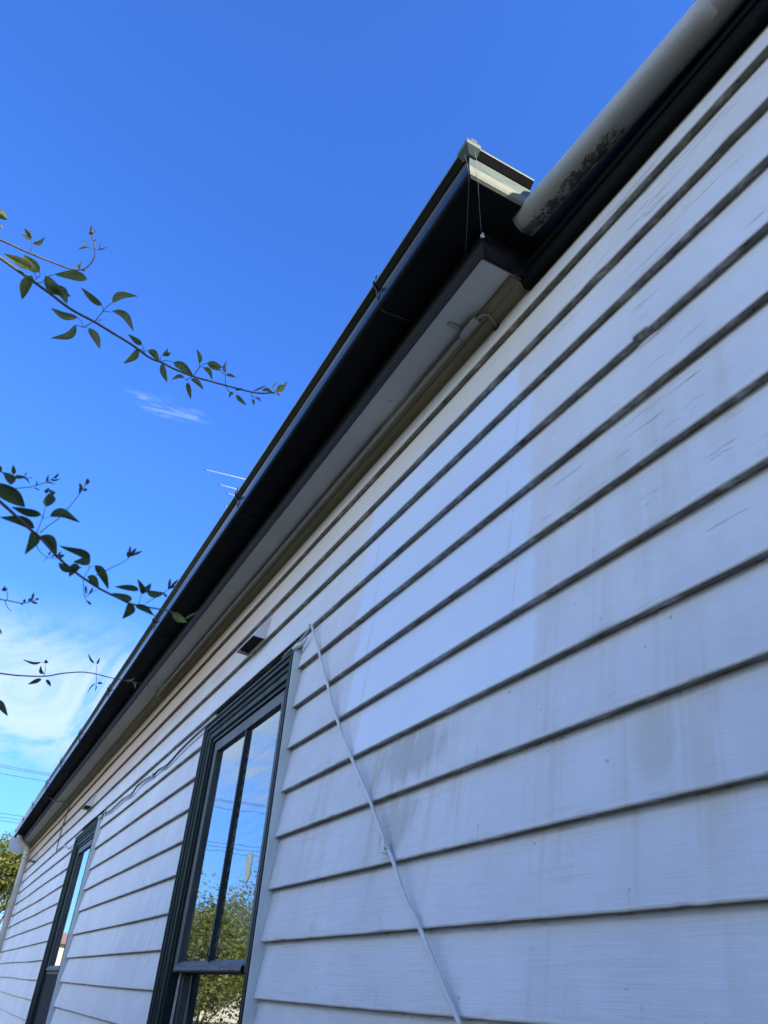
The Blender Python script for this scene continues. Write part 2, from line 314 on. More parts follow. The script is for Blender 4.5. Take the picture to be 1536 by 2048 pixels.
def glass_mat():
    t = mat('old window glass')
    t.n.remove(t.p)
    g = t.new('ShaderNodeBsdfGlossy'); g.inputs['Roughness'].default_value = 0.0; g.inputs['Color'].default_value = (0.97, 1, 1, 1)
    tr = t.new('ShaderNodeBsdfTransparent'); tr.inputs['Color'].default_value = (0.95, 0.97, 0.96, 1)
    wv = t.noise(t.vmul(t.pos, (2.2, 1, 3.4)), 1.0, 3, 0.5)
    nb = t.bump(wv, 0.03, 0.02)
    t.l.new(nb, g.inputs['Normal'])
    fr = t.new('ShaderNodeFresnel'); fr.inputs['IOR'].default_value = 2.9
    mx = t.new('ShaderNodeMixShader'); t.l.new(t.math('MULTIPLY', fr.outputs[0], 1.5, clamp=True), mx.inputs[0])
    t.l.new(tr.outputs[0], mx.inputs[1]); t.l.new(g.outputs[0], mx.inputs[2])
    # thin film of dust with rain runs
    df = t.new('ShaderNodeBsdfDiffuse'); df.inputs['Color'].default_value = (0.6, 0.6, 0.58, 1)
    du = t.noise(t.vmul(t.pos, (60, 1, 3)), 1.0, 4, 0.6); d2 = t.noise(t.pos, 6, 5, 0.6)
    mx2 = t.new('ShaderNodeMixShader')
    t.l.new(t.math('ADD', t.math('MULTIPLY', t.step(du, 0.45, 0.8), 0.15), t.math('MULTIPLY', t.step(d2, 0.4, 0.8), 0.06)), mx2.inputs[0])
    t.l.new(mx.outputs[0], mx2.inputs[1]); t.l.new(df.outputs[0], mx2.inputs[2])
    t.l.new(mx2.outputs[0], t.out.inputs[0])
    return t.m
M['glass'] = glass_mat()

def leaf_mat(name, c1, c2, trans=0.35, scale=9.0, rough=0.45, tcol=None, veins=False):
    t = mat(name)
    a = t.noise(t.pos, scale, 4, 0.6); b = t.noise(t.pos, scale*14, 3, 0.6)
    c = t.mix(t.step(t.math('ADD', t.math('MULTIPLY', a, 0.88), t.math('MULTIPLY', b, 0.12)), 0.36, 0.64), c1, c2)
    if veins:
        oi = t.new('ShaderNodeObjectInfo')
        c = t.mix(oi.outputs['Random'], t.mix(1.0, c, (0.62, 0.66, 0.62), 'MULTIPLY'), t.mix(1.0, c, (1.35, 1.28, 1.1), 'MULTIPLY'))
        uv = t.new('ShaderNodeUVMap'); uu, vv, _ = t.sep(uv.outputs[0])
        off = t.math('ABSOLUTE', t.math('SUBTRACT', uu, 0.5))
        rib = t.step(off, 0.07, 0.02)
        side = t.math('SINE', t.math('MULTIPLY', t.math('SUBTRACT', vv, t.math('MULTIPLY', off, 0.35)), 62.0))
        vein = t.math('MAXIMUM', rib, t.math('MULTIPLY', t.step(side, 0.72, 0.98), 0.45))
        c = t.mix(t.math('MULTIPLY', vein, 0.5), c, tuple(min(1, v*1.9+0.02) for v in c2))
        b = t.math('SUBTRACT', t.math('MULTIPLY', b, 0.3), t.math('MULTIPLY', vein, 0.5))
    setp(t, c, rough, spec=0.4, normal=t.bump(b, 0.25, 0.002))
    tl = t.new('ShaderNodeBsdfTranslucent')
    k = tcol if tcol is not None else tuple(min(1, v*1.9) for v in c2)
    t.put(tl.inputs[0], t.mix(t.step(a, 0.4, 0.6), tuple(v*0.7 for v in k), k))
    mx = t.new('ShaderNodeMixShader'); mx.inputs[0].default_value = trans
    t.l.new(t.p.outputs[0], mx.inputs[1]); t.l.new(tl.outputs[0], mx.inputs[2]); t.l.new(mx.outputs[0], t.out.inputs[0])
    return t.m
M['leaf'] = leaf_mat('vine leaf', (0.075, 0.10, 0.022), (0.165, 0.18, 0.045), 0.38, 25, veins=True)
M['leaf_dark'] = leaf_mat('dark vine leaf', (0.028, 0.050, 0.016), (0.062, 0.088, 0.024), 0.26, 25, veins=True)
M['leaf_new'] = leaf_mat('young vine tip', (0.26, 0.30, 0.05), (0.42, 0.42, 0.10), 0.4, 12)
M['bud'] = leaf_mat('flower bud', (0.06, 0.05, 0.035), (0.10, 0.085, 0.05), 0.1, 60)
M['tree_leaf'] = leaf_mat('sunny tree leaf', (0.10, 0.14, 0.025), (0.22, 0.23, 0.05), 0.35, 3.0)
M['tree_leaf2'] = leaf_mat('olive tree leaf', (0.10, 0.095, 0.022), (0.24, 0.20, 0.05), 0.3, 2.0)
M['shrub_leaf'] = leaf_mat('brown green shrub leaf', (0.10, 0.06, 0.045), (0.20, 0.13, 0.09), 0.3, 5.0)

def ground_mat():
    t = mat('dry lawn')
    a = t.noise(t.pos, 0.35, 6, 0.6); b = t.noise(t.pos, 14, 5, 0.65)
    c = t.mix(t.step(a, 0.35, 0.65), (0.07, 0.08, 0.03), (0.13, 0.115, 0.06))
    c = t.mix(t.math('MULTIPLY', t.step(b, 0.45, 0.7), 0.5), c, (0.045, 0.05, 0.02))
    return setp(t, c, 0.95, normal=t.bump(b, 0.5, 0.03))
M['lawn'] = ground_mat()
M['concrete'] = worn('dark brick path', (0.055, 0.047, 0.042), (0.09, 0.078, 0.068), 0.9, 3, 0.3, (0.05, 0.05, 0.045), dist=0.01)

# ------------------------------------------------------------------ builders
def tag(o, label=None, cat=None, group=None, kind=None):
    if label: o['label'] = label
    if cat: o['category'] = cat
    if group: o['group'] = group
    if kind: o['kind'] = kind
    return o
def empty(name, loc=(0, 0, 0)):
    o = bpy.data.objects.new(name, None); COL.objects.link(o); o.location = loc; o.empty_display_size = 0.1
    return o
class MB:
    """gathers geometry, links it as one mesh object"""
    def __init__(s): s.v = []; s.f = []; s.mi = []; s.uv = {}; s.smooth = []
    def add(s, verts, faces, mi=0, smooth=False, uvs=None):
        k = len(s.v); s.v += [tuple(q) for q in verts]
        if uvs:
            for i, q in enumerate(uvs): s.uv[k+i] = q
        for f in faces: s.f.append(tuple(i+k for i in f)); s.mi.append(mi); s.smooth.append(smooth)
    def box(s, a, b, mi=0):
        x0, y0, z0 = a; x1, y1, z1 = b
        s.add([(x0, y0, z0), (x1, y0, z0), (x1, y1, z0), (x0, y1, z0), (x0, y0, z1), (x1, y0, z1), (x1, y1, z1), (x0, y1, z1)],
              [(0, 3, 2, 1), (4, 5, 6, 7), (0, 1, 5, 4), (1, 2, 6, 5), (2, 3, 7, 6), (3, 0, 4, 7)], mi)
    def extrude_x(s, prof, x0, x1, n=1, mi=0, closed=True, caps=True, wob=0.0, seed=0.0, smooth=False):
        k = len(prof); vs = []
        for i in range(n+1):
            x = x0+(x1-x0)*i/n
            for (y, z) in prof:
                w1 = wob*noise.noise(Vector((x*1.3+seed, y*3, seed))); w2 = wob*noise.noise(Vector((x*1.1, seed+7, z*3)))
                vs.append((x, y+w1, z+w2))
        fs = []
        for i in range(n):
            for j in range(k if closed else k-1):
                a = i*k+j; b = i*k+(j+1) % k
                fs.append((a, b, b+k, a+k))
        if caps and closed: fs += [tuple(range(k)), tuple(n*k+j for j in reversed(range(k)))]
        s.add(vs, fs, mi, smooth)
    def tube(s, pts, r, seg=8, mi=0, caps=True, smooth=True):
        pts = [Vector(p) for p in pts]; n = len(pts)
        rs = r if isinstance(r, (list, tuple)) else [r]*n
        T = [(pts[min(i+1, n-1)]-pts[max(i-1, 0)]).normalized() for i in range(n)]
        ref = Vector((0, 0, 1)) if abs(T[0].z) < 0.9 else Vector((0, 1, 0))
        N = (ref-T[0]*ref.dot(T[0])).normalized(); vs = []
        for i in range(n):
            N = (N-T[i]*N.dot(T[i])).normalized(); B = T[i].cross(N)
            for j in range(seg):
                a = 2*pi*j/seg; vs.append(pts[i]+(N*cos(a)+B*sin(a))*rs[i])
        fs = [(i*seg+j, i*seg+(j+1) % seg, (i+1)*seg+(j+1) % seg, (i+1)*seg+j) for i in range(n-1) for j in range(seg)]
        if caps: fs += [tuple(reversed(range(seg))), tuple((n-1)*seg+j for j in range(seg))]
        s.add(vs, fs, mi, smooth)
    def build(s, name, mats, parent=None, bevel=0.0):
        me = bpy.data.meshes.new(name); me.from_pydata(s.v, [], s.f)
        for mt in (mats if isinstance(mats, (list, tuple)) else [mats]): me.materials.append(mt)
        me.polygons.foreach_set('material_index', s.mi); me.polygons.foreach_set('use_smooth', s.smooth)
        if s.uv:
            uv = me.uv_layers.new(name='UVMap')
            for lp in me.loops: uv.data[lp.index].uv = s.uv.get(lp.vertex_index, (0, 0.5))
        bm = bmesh.new(); bm.from_mesh(me); bmesh.ops.recalc_face_normals(bm, faces=bm.faces); bm.to_mesh(me); bm.free()
        me.update()
        o = bpy.data.objects.new(name, me); COL.objects.link(o)
        if parent is not None:
            o.parent = parent
            pw = Vector(); q = parent
            while q is not None: pw += q.location; q = q.parent
            o.location = -pw                 # meshes are laid out in place coordinates
        if bevel:
            b = o.modifiers.new('bevel', 'BEVEL'); b.width = bevel; b.segments = 2; b.limit_method = 'ANGLE'
        return o
def smooth_path(pts, sub=6):
    P = [Vector(p) for p in pts]; out = []
    for i in range(len(P)-1):
        p0 = P[max(i-1, 0)]; p1 = P[i]; p2 = P[i+1]; p3 = P[min(i+2, len(P)-1)]
        for k in range(sub):
            t = k/sub
            out.append(0.5*((2*p1)+(p2-p0)*t+(2*p0-5*p1+4*p2-p3)*t*t+(3*p1-p0-3*p2+p3)*t**3))
    out.append(P[-1]); return out

# ------------------------------------------------------------------ ground
GZ = -1.6
g = MB(); n = 60; S = 900
g.add([(-S, -S, GZ), (S, -S, GZ), (S, S, GZ), (-S, S, GZ)], [(0, 1, 2, 3)])
tag(g.build('ground', M['lawn']), kind='structure')
g = MB(); g.add([(-16, -1.35, GZ+.004), (5, -1.35, GZ+.004), (5, 0.0, GZ+.004), (-16, 0.0, GZ+.004)], [(0, 1, 2, 3)])
tag(g.build('path', M['concrete']), kind='structure')

# ------------------------------------------------------------------ the house
WALL_L, WALL_R = -15.2, 4.0
house = empty('weatherboard_house', (-6, 0, GZ))
tag(house, 'white weatherboard house with peeling paint, dark green windows and black gutter', 'house')
W_OUT = [(-4.14, -2.835), (-8.795, -7.49)]          # outer edges of the two window surrounds
W_TOP, W_BOT = 1.236, -0.95
EDGES = [1.94, 1.784, 1.6329, 1.4779, 1.312, 1.1532, 0.9845, 0.818, 0.6555, 0.4914, 0.3177, 0.1565, -0.0089]
while EDGES[-1] > GZ+0.3: EDGES.append(EDGES[-1]-0.1635)
TH = 0.022
def nz(x, s, f=1.0): return noise.noise(Vector((x*f, s*13.7, s*3.1)))
def make_board(i, x0, x1, paint=None, new=False):
    zb, zt = EDGES[i], EDGES[i-1]
    xs = [x0]; x = x0
    while x < x1-1e-6:
        x = min(x1, x + (0.012 if x > -3.6 else 0.03 if x > -6 else 0.07)); xs.append(x)
    if i == 4 and x1 > 0: xs = sorted(xs+[-0.8465, -0.8450, -0.8000, -0.7988])
    vs, fs, uv, mi = [], [], [], []
    K = 6
    joint_end = (abs(x0+2.16) < 0.06 or abs(x1+1.33) < 0.06)
    for x in xs:
        far = min(1.0, max(0.0, (-x-3)/6))
        bow = 0.0025*nz(x, i, 0.7)+far*0.008*nz(x, i+5, 0.55)
        top = 0.0025*nz(x, i-1, 0.7)+far*0.008*nz(x, i+4, 0.55)
        amp = 0.25 if new else 1.0
        chip = 0.0011*nz(x, i+20, 22)*amp + (max(0, nz(x, i+31, 9)-0.48)*0.022)*amp
        if i == 4 and -0.8455 < x < -0.7995: chip += 0.0115-0.003*(x+0.82)/0.02+0.002*nz(x, 3, 60)
        if i == 5 and abs(x+2.2) < 0.12: chip += 0.006*max(0, nz(x, 44, 14))
        yb = 0.0018*nz(x, i+50, 1.1)*(1+far)
        r = 0.004
        pr = [(TH+0.006, zb+bow+0.002, -0.3), (r*0.9+yb, zb+bow+chip*0.7, -0.05), (0.0006+yb, zb+bow+chip+r*0.55, 0.01),
              (0.0+yb+0.001, zb+bow+r*1.6+chip, 0.03), (TH*0.5+yb*0.5, (zb+zt)/2+bow*0.5+top*0.5, 0.5), (TH+0.003, zt+top+0.012, 1.0)]
        for (y, z, v) in pr: vs.append((x, y, z)); uv.append((x, v))
    mb = MB()
    n = len(xs)
    mb.add(vs, [], uvs=uv)
    for a in range(n-1):
        for j in range(K-1):
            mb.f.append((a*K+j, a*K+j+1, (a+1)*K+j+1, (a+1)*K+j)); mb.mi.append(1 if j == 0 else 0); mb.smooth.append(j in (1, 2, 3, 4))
    mb.f += [tuple(range(K)), tuple((n-1)*K+j for j in reversed(range(K)))]; mb.mi += [0, 0]; mb.smooth += [False, False]
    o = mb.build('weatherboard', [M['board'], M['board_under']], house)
    p = paint or (50.0, 49.0)
    o['paint_from'], o['paint_to'] = float(p[0]), float(p[1])
    return o
PAINT = {3: (-2.25, -1.262), 4: (-2.285, -1.216), 5: (-2.28, -1.232), 6: (-2.275, -1.244), 7: (-2.30, -1.238), 8: (-2.217, -1.252)}
JOINT = {4: (-2.150, -1.298), 5: (-2.135, -1.346), 6: (-2.163, -1.348), 7: (-2.172, -1.342)}
for i in range(1, len(EDGES)):
    spans = [(WALL_L, WALL_R)]
    if EDGES[i] < W_TOP-0.02 and EDGES[i-1] > W_BOT+0.02:
        spans = [(WALL_L, W_OUT[1][0]-0.001), (W_OUT[1][1]+0.001, W_OUT[0][0]-0.001), (W_OUT[0][1]+0.001, WALL_R)]
    for (a, b) in spans:
        if i in JOINT and b > -1:
            j0, j1 = JOINT[i]
            make_board(i, a, j0-0.0001, PAINT[i])
            q = make_board(i, j0, j1, PAINT[i], new=True); q['label'] = 'newer smooth weatherboard piece with fresh white paint'
            make_board(i, j1+0.0001, b, PAINT[i])
            for k, jx in enumerate((j0, j1)):    # caulk smeared into the butt joint
                cb = MB(); vs = []; m_ = 40
                for q_ in range(m_+1):
                    f = q_/m_; z = EDGES[i]+0.005+(EDGES[i-1]-EDGES[i]-0.006)*f
                    yb = 0.0018*nz(jx, i+50, 1.1); ym = TH*0.5+yb*0.5; hh = EDGES[i-1]-EDGES[i]
                    y = (0.001+yb)+(ym-0.001-yb)*2*f if f < 0.5 else ym+(TH+0.003-ym)*((f-0.5)*hh/(0.5*hh+0.012))
                    wd = max(0.0004, (0.0019 if k else 0.0009)+(0.0030 if k else 0.0016)*nz(f*9, i+k*3+2, 2.6))
                    hx = jx+0.0016*nz(f*5, i+k*9, 3)+((0.011*(1-f*6)) if (f < 0.16 and i == 4 and k) else 0)
                    vs += [(hx-wd, y+0.0006, z), (hx, y-0.0004-wd*0.45, z), (hx+wd, y+0.0006, z)]
                cb.add(vs, [(q_*3+e, q_*3+e+1, q_*3+e+4, q_*3+e+3) for q_ in range(m_) for e in range(2)], smooth=True)
                cb.build('caulk_bead', M['caulk'], house)
        else:
            make_board(i, a, b, PAINT.get(i) if b > -1 else None)
# framing behind the boards, with the window openings left free, and dim rooms behind
fr = MB(); FY0, FY1 = 0.046, 0.066
xs = [WALL_L, W_OUT[1][0]+0.09, W_OUT[1][1]-0.09, W_OUT[0][0]+0.09, W_OUT[0][1]-0.09, WALL_R]
for k in (0, 2, 4): fr.box((xs[k], FY0, GZ), (xs[k+1], FY1, 2.02))
for k in (1, 3):
    fr.box((xs[k], FY0, W_TOP-0.08), (xs[k+1], FY1, 2.02)); fr.box((xs[k], FY0, GZ), (xs[k+1], FY1, W_BOT+0.06))
fr.box((WALL_L, FY1, GZ), (WALL_L+0.03, 7.0, 2.02)); fr.box((WALL_R-0.03, FY1, GZ), (WALL_R, 7.0, 2.02)); fr.box((WALL_L, 6.97, GZ), (WALL_R, 7.0, 2.02))
fr.box((WALL_L, FY1, 1.99), (WALL_R, 7.0, 2.02)); fr.box((WALL_L, FY1, -1.22), (WALL_R, 7.0, -1.2)); fr.box((-6.0, FY1, -1.2), (-5.9, 7.0, 1.99)); fr.box((WALL_L, 3.4, -1.2), (WALL_R, 3.45, 1.99))
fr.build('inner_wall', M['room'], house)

# ---- windows
def make_window(xo0, xo1, screen=False):
    z1, z0 = W_TOP, W_BOT
    # architrave: moulded frame mitred at the head (distance from outer edge, y)
    prof = [(0.0, 0.045), (0.0, -0.024), (0.003, -0.028), (0.014, -0.028), (0.018, -0.024), (0.021, -0.020), (0.027, -0.020), (0.034, -0.025), (0.041, -0.024),
            (0.047, -0.013), (0.053, -0.012), (0.060, -0.0165), (0.067, -0.014), (0.072, -0.007), (0.094, -0.005), (0.098, -0.001), (0.100, 0.012), (0.100, 0.045)]
    a = MB(); k = len(prof)
    path = [lambda d: (xo0+d, z0), lambda d: (xo0+d, z1-d), lambda d: (xo1-d, z1-d), lambda d: (xo1-d, z0)]
    vs = []
    for pf in path:
        for (d, y) in prof:
            x, z = pf(d); vs.append((x, y, z))
    fs = [(i*k+j, i*k+j+1, (i+1)*k+j+1, (i+1)*k+j) for i in range(3) for j in range(k-1)]
    a.add(vs, fs)
    win = a.build('window', M['green_paint'], house)
    # white painted return of the surround against the board ends
    s = MB()
    zz = z1+0.003
    pts = []
    nn = 90
    vs = []; fs = []
    for q in range(nn+1):
        z = z0+(z1-z0)*q/nn
        wv = 0.0006*nz(z, 3, 14)
        vs += [(xo1+0.0015, -0.0235, z), (xo1+0.003+wv, -0.022, z), (xo1+0.004+wv, 0.022, z), (xo1+0.0015, 0.022, z)]
    for q in range(nn):
        for j in range(3): fs.append((q*4+j, q*4+j+1, q*4+j+5, q*4+j+4))
    s.add(vs, fs, smooth=False)
    # lump of filler at its top end
    s.tube([(xo1+0.001, -0.026, z1-0.005), (xo1+0.02, -0.018, z1+0.008), (xo1+0.05, -0.008, z1+0.012), (xo1+0.075, 0.0, z1+0.034)], [0.008, 0.011, 0.010, 0.005], 7)
    s.build('stop_strip', M['strip'], win)
    # jambs and head lining
    i0, i1, iz = xo0+0.104, xo1-0.104, z1-0.104
    j = MB()
    j.box((i0-0.012, 0.006, z0), (i0+0.014, 0.13, iz+0.012)); j.box((i1-0.014, 0.006, z0), (i1+0.012, 0.13, iz+0.012))
    j.box((i0+0.014, 0.006, iz-0.012), (i1-0.014, 0.13, iz+0.012))
    j.build('jamb', M['green_paint'], win)
    # upper sash
    sx0, sx1, sz1 = i0+0.016, i1-0.016, iz-0.016
    mz = 0.066; c = (sx0+sx1)/2
    u = MB(); y0, y1 = 0.016, 0.050
    sw = 0.062
    u.box((sx0, y0, mz), (sx0+sw, y1, sz1)); u.box((sx1-sw, y0, mz), (sx1, y1, sz1)); u.box((sx0+sw, y0, sz1-0.055), (sx1-sw, y1, sz1))
    ups = u.build('sash', M['grey_paint'], win, 0.002)
    r = MB(); vs = []; fs = []; nn = 80
    for q in range(nn+1):                    # flaking meeting rail
        x = sx0+sw+(sx1-sx0-2*sw)*q/nn
        f1 = 0.004*max(0, nz(x, 61, 21))+0.002*nz(x, 7, 60); f2 = 0.004*max(0, nz(x, 67, 30)); f3 = 0.0025*nz(x, 71, 45)
        vs += [(x, y1, mz+0.002), (x, y0-0.004, mz+f2), (x, y0-0.010+f1*0.4, mz+0.006+f2), (x, y0-0.010+f1, mz+0.020+f3), (x, y0-0.003-f1, mz+0.024+f3), (x, y0+0.010, mz+0.040+f3*0.6), (x, y1-0.010, mz+0.046), (x, y1, mz+0.046)]
    for q in range(nn):
        for jn in range(8): fs.append((q*8+jn, q*8+(jn+1) % 8, q*8+8+(jn+1) % 8, q*8+8+jn))
    r.add(vs, fs); r.build('meeting_rail', M['rail_paint'], win)
    mu = MB(); vs = []; fs = []; nn = 60
    za, zc = mz+0.036, sz1-0.05
    for q in range(nn+1):
        z = za+(zc-za)*q/nn
        e = 0.0022*nz(z, 81, 24)*(1.6 if z < 0.5 else 0.5); e2 = 0.0022*nz(z, 85, 31)*(1.6 if z < 0.5 else 0.5)
        vs += [(c-0.013+e, 0.035, z), (c-0.008+e, 0.018, z), (c+0.008+e2, 0.018, z), (c+0.013+e2, 0.035, z)]
    for q in range(nn):
        for jn in range(4): fs.append((q*4+jn, q*4+(jn+1) % 4, q*4+4+(jn+1) % 4, q*4+4+jn))
    mu.add(vs, fs)
    mu.tube([(c+0.010, 0.017, za+0.012), (c+0.004, 0.010, za+0.03), (c+0.008, 0.015, za+0.062)], [0.002, 0.003, 0.001], 5)
    if not screen: mu.build('muntin', M['green_paint'], win)
    for (a0, a1) in (((sx0+sw-0.004, c-0.006), (c+0.006, sx1-sw+0.004)) if not screen else ((sx0+sw-0.004, sx1-sw+0.004),)):
        p = MB(); p.add([(a0, 0.033, za-0.01), (a1, 0.033, za-0.01), (a1, 0.033, zc+0.01), (a0, 0.033, zc+0.01)], [(0, 1, 2, 3)])
        p.build('pane', M['glass'], win)
    # lower sash, set back
    l = MB(); y0, y1 = 0.058, 0.092
    l.box((sx0, y0, z0+0.03), (sx0+sw, y1, mz+0.035)); l.box((sx1-sw, y0, z0+0.03), (sx1, y1, mz+0.035))
    l.box((sx0+sw, y0, z0+0.03), (sx1-sw, y1, z0+0.13)); l.box((sx0+sw, y0, mz+0.0), (sx1-sw, y1, mz+0.034))
    l.build('sash', M['grey_paint'], win, 0.002)
    p = MB(); p.add([(sx0+sw-.004, 0.075, z0+0.12), (sx1-sw+.004, 0.075, z0+0.12), (sx1-sw+.004, 0.075, mz+0.004), (sx0+sw-.004, 0.075, mz+0.004)], [(0, 1, 2, 3)])
    p.build('pane', M['glass'], win)
    sl = MB(); sl.extrude_x([(-0.06, z0-0.01), (-0.06, z0+0.02), (0.13, z0+0.045), (0.13, z0-0.01)], xo0-0.03, xo1+0.03); sl.build('sill', M['green_paint'], win)
    for dx in (0.0, 0.016):
        cd_ = MB(); cd_.tube(smooth_path([(sx0+0.012+dx, 0.050, mz+0.02), (sx0+0.016+dx*1.5, 0.046, mz-0.2), (sx0+0.01+dx*0.6, 0.048, mz-0.42), (sx0+0.014+dx, 0.05, z0+0.1)]), 0.0022, 6)
        cd_.build('sash_cord', M['cable_white'], win)
    if screen:
        fs_ = MB(); fs_.box((sx0+0.01, 0.030, z0+0.05), (sx1-0.01, 0.034, mz-0.008)); fs_.build('fly_screen', M['black'], win)
        fb = MB()
        for (q0, q1) in (((sx0, z0+0.04), (sx0+0.02, mz-0.003)), ((sx1-0.02, z0+0.04), (sx1, mz-0.003)), ((sx0+0.02, mz-0.023), (sx1-0.02, mz-0.003))):
            fb.box((q0[0], 0.022, q0[1]), (q1[0], 0.042, q1[1]))
        fb.build('screen_frame', M['grey_paint'], win)
    return win, c, sx0, sx1, sw
w1, wc, sx0, sx1, sw = make_window(*W_OUT[0])
w1['label'] = 'nearer sash window with flaking dark green paint and two upper panes'
w2, *_ = make_window(*W_OUT[1], screen=True)
w2['label'] = 'farther sash window with a dark fly screen over its lower half'
# ragged cream spot on the near window's right pane
st = MB(); vs = []; 
for q in range(15):
    a = 2*pi*q/15; rr_ = 0.75+0.9*abs(nz(q, 5, 1.37))
    vs.append((wc+0.30+0.040*cos(a)*rr_, 0.0315, 0.43+0.060*sin(a)*rr_))
st.add(vs+[(v[0], 0.0325, v[2]) for v in vs], [tuple(range(15))]+[(i, (i+1) % 15, 15+(i+1) % 15, 15+i) for i in range(15)])
tag(st.build('cream_patch', M['pane_patch']), 'ragged cream patch on the near window glass', 'pane_patch')
# venetian blind behind the right pane
vb = empty('venetian_blind', (-3.34, 0.13, 1.05))
tag(vb, 'white venetian blind hanging behind the right pane of the near window', 'blind')
for k in range(17):
    z = 1.03-0.053*k
    b = MB(); b.add([(-3.90, 0.136, z-0.017), (-3.0, 0.136, z-0.017), (-3.0, 0.141, z), (-3.90, 0.141, z), (-3.0, 0.150, z+0.016), (-3.90, 0.150, z+0.016)], [(0, 1, 2, 3), (3, 2, 4, 5)])
    b.build('slat', M['blind'], vb)
b = MB(); b.box((-3.90, 0.13, 1.05), (-3.0, 0.17, 1.085)); b.build('headrail', M['blind'], vb)

# ---- eaves
def wrap(prof, xl, corner, yend, n=40, wob=0.0, seed=0, split=False):
    """run a (outward, z) profile along the eave and round the near end to the wall"""
    cx, cy = corner; k = len(prof)
    rows = []
    for i in range(n+1):
        x = xl+(cx-xl)*(i/n)
        rows.append([((x if i < n else cx+o), cy-o+wob*nz(x, seed, 0.8), z+wob*nz(x, seed+3, 0.6)) for (o, z) in prof])
    rows2 = [rows[-1], [(cx+o, yend, z) for (o, z) in prof]]
    def mk(R):
        mb = MB(); mb.add([q for r in R for q in r], [(i*k+j, i*k+(j+1) % k, (i+1)*k+(j+1) % k, (i+1)*k+j) for i in range(len(R)-1) for j in range(k)])
        mb.f += [tuple(range(k)), tuple((len(R)-1)*k+j for j in reversed(range(k)))]; mb.mi += [0, 0]; mb.smooth += [False, False]
        return mb
    if split: return mk(rows), mk(rows2)
    return mk(rows+rows2[1:])
CORNER = (-1.18, -0.178)
fasc = [(0.0, 2.026), (0.0, 1.958), (-0.004, 1.955), (-0.004, 1.948), (0.003, 1.945), (0.005, 1.935), (0.005, 1.914), (0.002, 1.906), (-0.009, 1.889), (-0.0118, 1.888), (-0.0118, 2.026)]
fa = wrap(fasc, -15.16, CORNER, -0.004, 60, 0.003, 2).build('fascia', M['fascia'], house, 0.0)
gut = [(0.001, 1.986), (0.098, 1.984), (0.116, 1.985), (0.128, 1.9875), (0.136, 1.993), (0.1403, 2.002), (0.1415, 2.024), (0.1425, 2.060), (0.1425, 2.066), (0.1455, 2.0675), (0.1640, 2.0845), (0.1652, 2.0875), (0.1645, 2.092), (0.159, 2.104), (0.153, 2.108), (0.148, 2.107),
       (0.143, 2.104), (0.141, 2.098), (0.139, 2.06), (0.137, 2.006), (0.128, 1.995), (0.006, 1.994), (0.004, 2.10), (0.001, 2.10)]
g1, g2 = wrap(gut, -15.12, CORNER, -0.105, 60, 0.0035, 5, split=True)
kk = len(gut)
for q in range(len(g1.f)):
    if len(g1.f[q]) == 4 and (g1.f[q][0] % kk) in (0, 1, 2, 3, 4): g1.mi[q] = 1
gutter = g1.build('gutter', [M['gutter'], M['gutter_shade']], house); gutter['label'] = 'long black-green gutter along the eave'
kk = len(gut)
for q in range(len(g2.f)):
    if g2.mi[q] == 0 and len(g2.f[q]) == 4 and (g2.f[q][0] % kk) in (0, 1, 2, 8, 9): g2.mi[q] = 1      # shade painted black on its underside and dirty bead
for q in range(len(g2.f)):
    if len(g2.f[q]) == 4 and (g2.f[q][0] % kk) in (3, 4, 5): g2.mi[q] = 2      # dusty lower roll, sunlight put into its cream
ge = g2.build('gutter', [M['gutter_end'], M['gutter_shade'], M['gutter_dust_lit']], house); ge['label'] = 'short faded green gutter return coloured paler for sunlight at the near end'
cx, cy = CORNER
se = MB(); se.box((cx+0.004, -0.1045, 1.9745), (cx+0.072, -0.030, 2.058)); se.build('dark_filler', M['gutter_shade'], ge, 0.003)  # dark box added to hide the sky-lit fascia end
cap = MB()
lipp = [(0.140, 2.061), (0.149, 2.063), (0.1685, 2.081), (0.1705, 2.092), (0.164, 2.113), (0.146, 2.116), (0.140, 2.110)]
nl = len(lipp); rows = [[(cx+0.118, cy-o, z) for o, z in lipp], [(cx+o, cy-o, z) for o, z in lipp], [(cx+o, cy-0.122, z) for o, z in lipp]]
cap.add([q for r_ in rows for q in r_], [(i*nl+j, i*nl+(j+1) % nl, (i+1)*nl+(j+1) % nl, (i+1)*nl+j) for i in range(2) for j in range(nl)]+[tuple(range(nl)), tuple(2*nl+j for j in reversed(range(nl)))])
cap.box((cx+0.143, cy-0.150, 2.112), (cx+0.163, cy-0.130, 2.124))
cap.build('corner_cap', M['gutter_end'], ge)
for x in (-1.60, -3.12, -4.90, -6.55, -8.10, -9.44, -10.75, -12.35, -13.69):
    b = MB()
    pts = [(x, -0.185, 1.981), (x-0.004, -0.24, 1.980), (x-0.01, -0.290, 1.981), (x-0.012, -0.308, 1.992), (x-0.012, -0.317, 2.010), (x-0.010, -0.326, 2.048), (x-0.009, -0.3275, 2.066), (x-0.006, -0.345, 2.083), (x-0.004, -0.3475, 2.089), (x-0.002, -0.338, 2.109), (x, -0.31, 2.113), (x, -0.2, 2.112)]
    b.tube(pts, 0.0030, 6); b.tube([(x-0.002, -0.338, 2.105), (x-0.002, -0.340, 2.119), (x+0.008, -0.340, 2.121)], 0.0032, 6)
    b.build('gutter_bracket', M['iron'], gutter)
sb = MB()
for (dx, dz, r) in ((0, 0, 0.006), (0.008, -0.012, 0.004), (0.004, 0.005, 0.004)):
    sb.tube([(cx+0.002+dx, cy-0.006, 1.957+dz-r), (cx+0.004+dx, cy-0.007, 1.957+dz), (cx+0.001+dx, cy-0.004, 1.957+dz+r)], [r*0.5, r, r*0.4], 7)
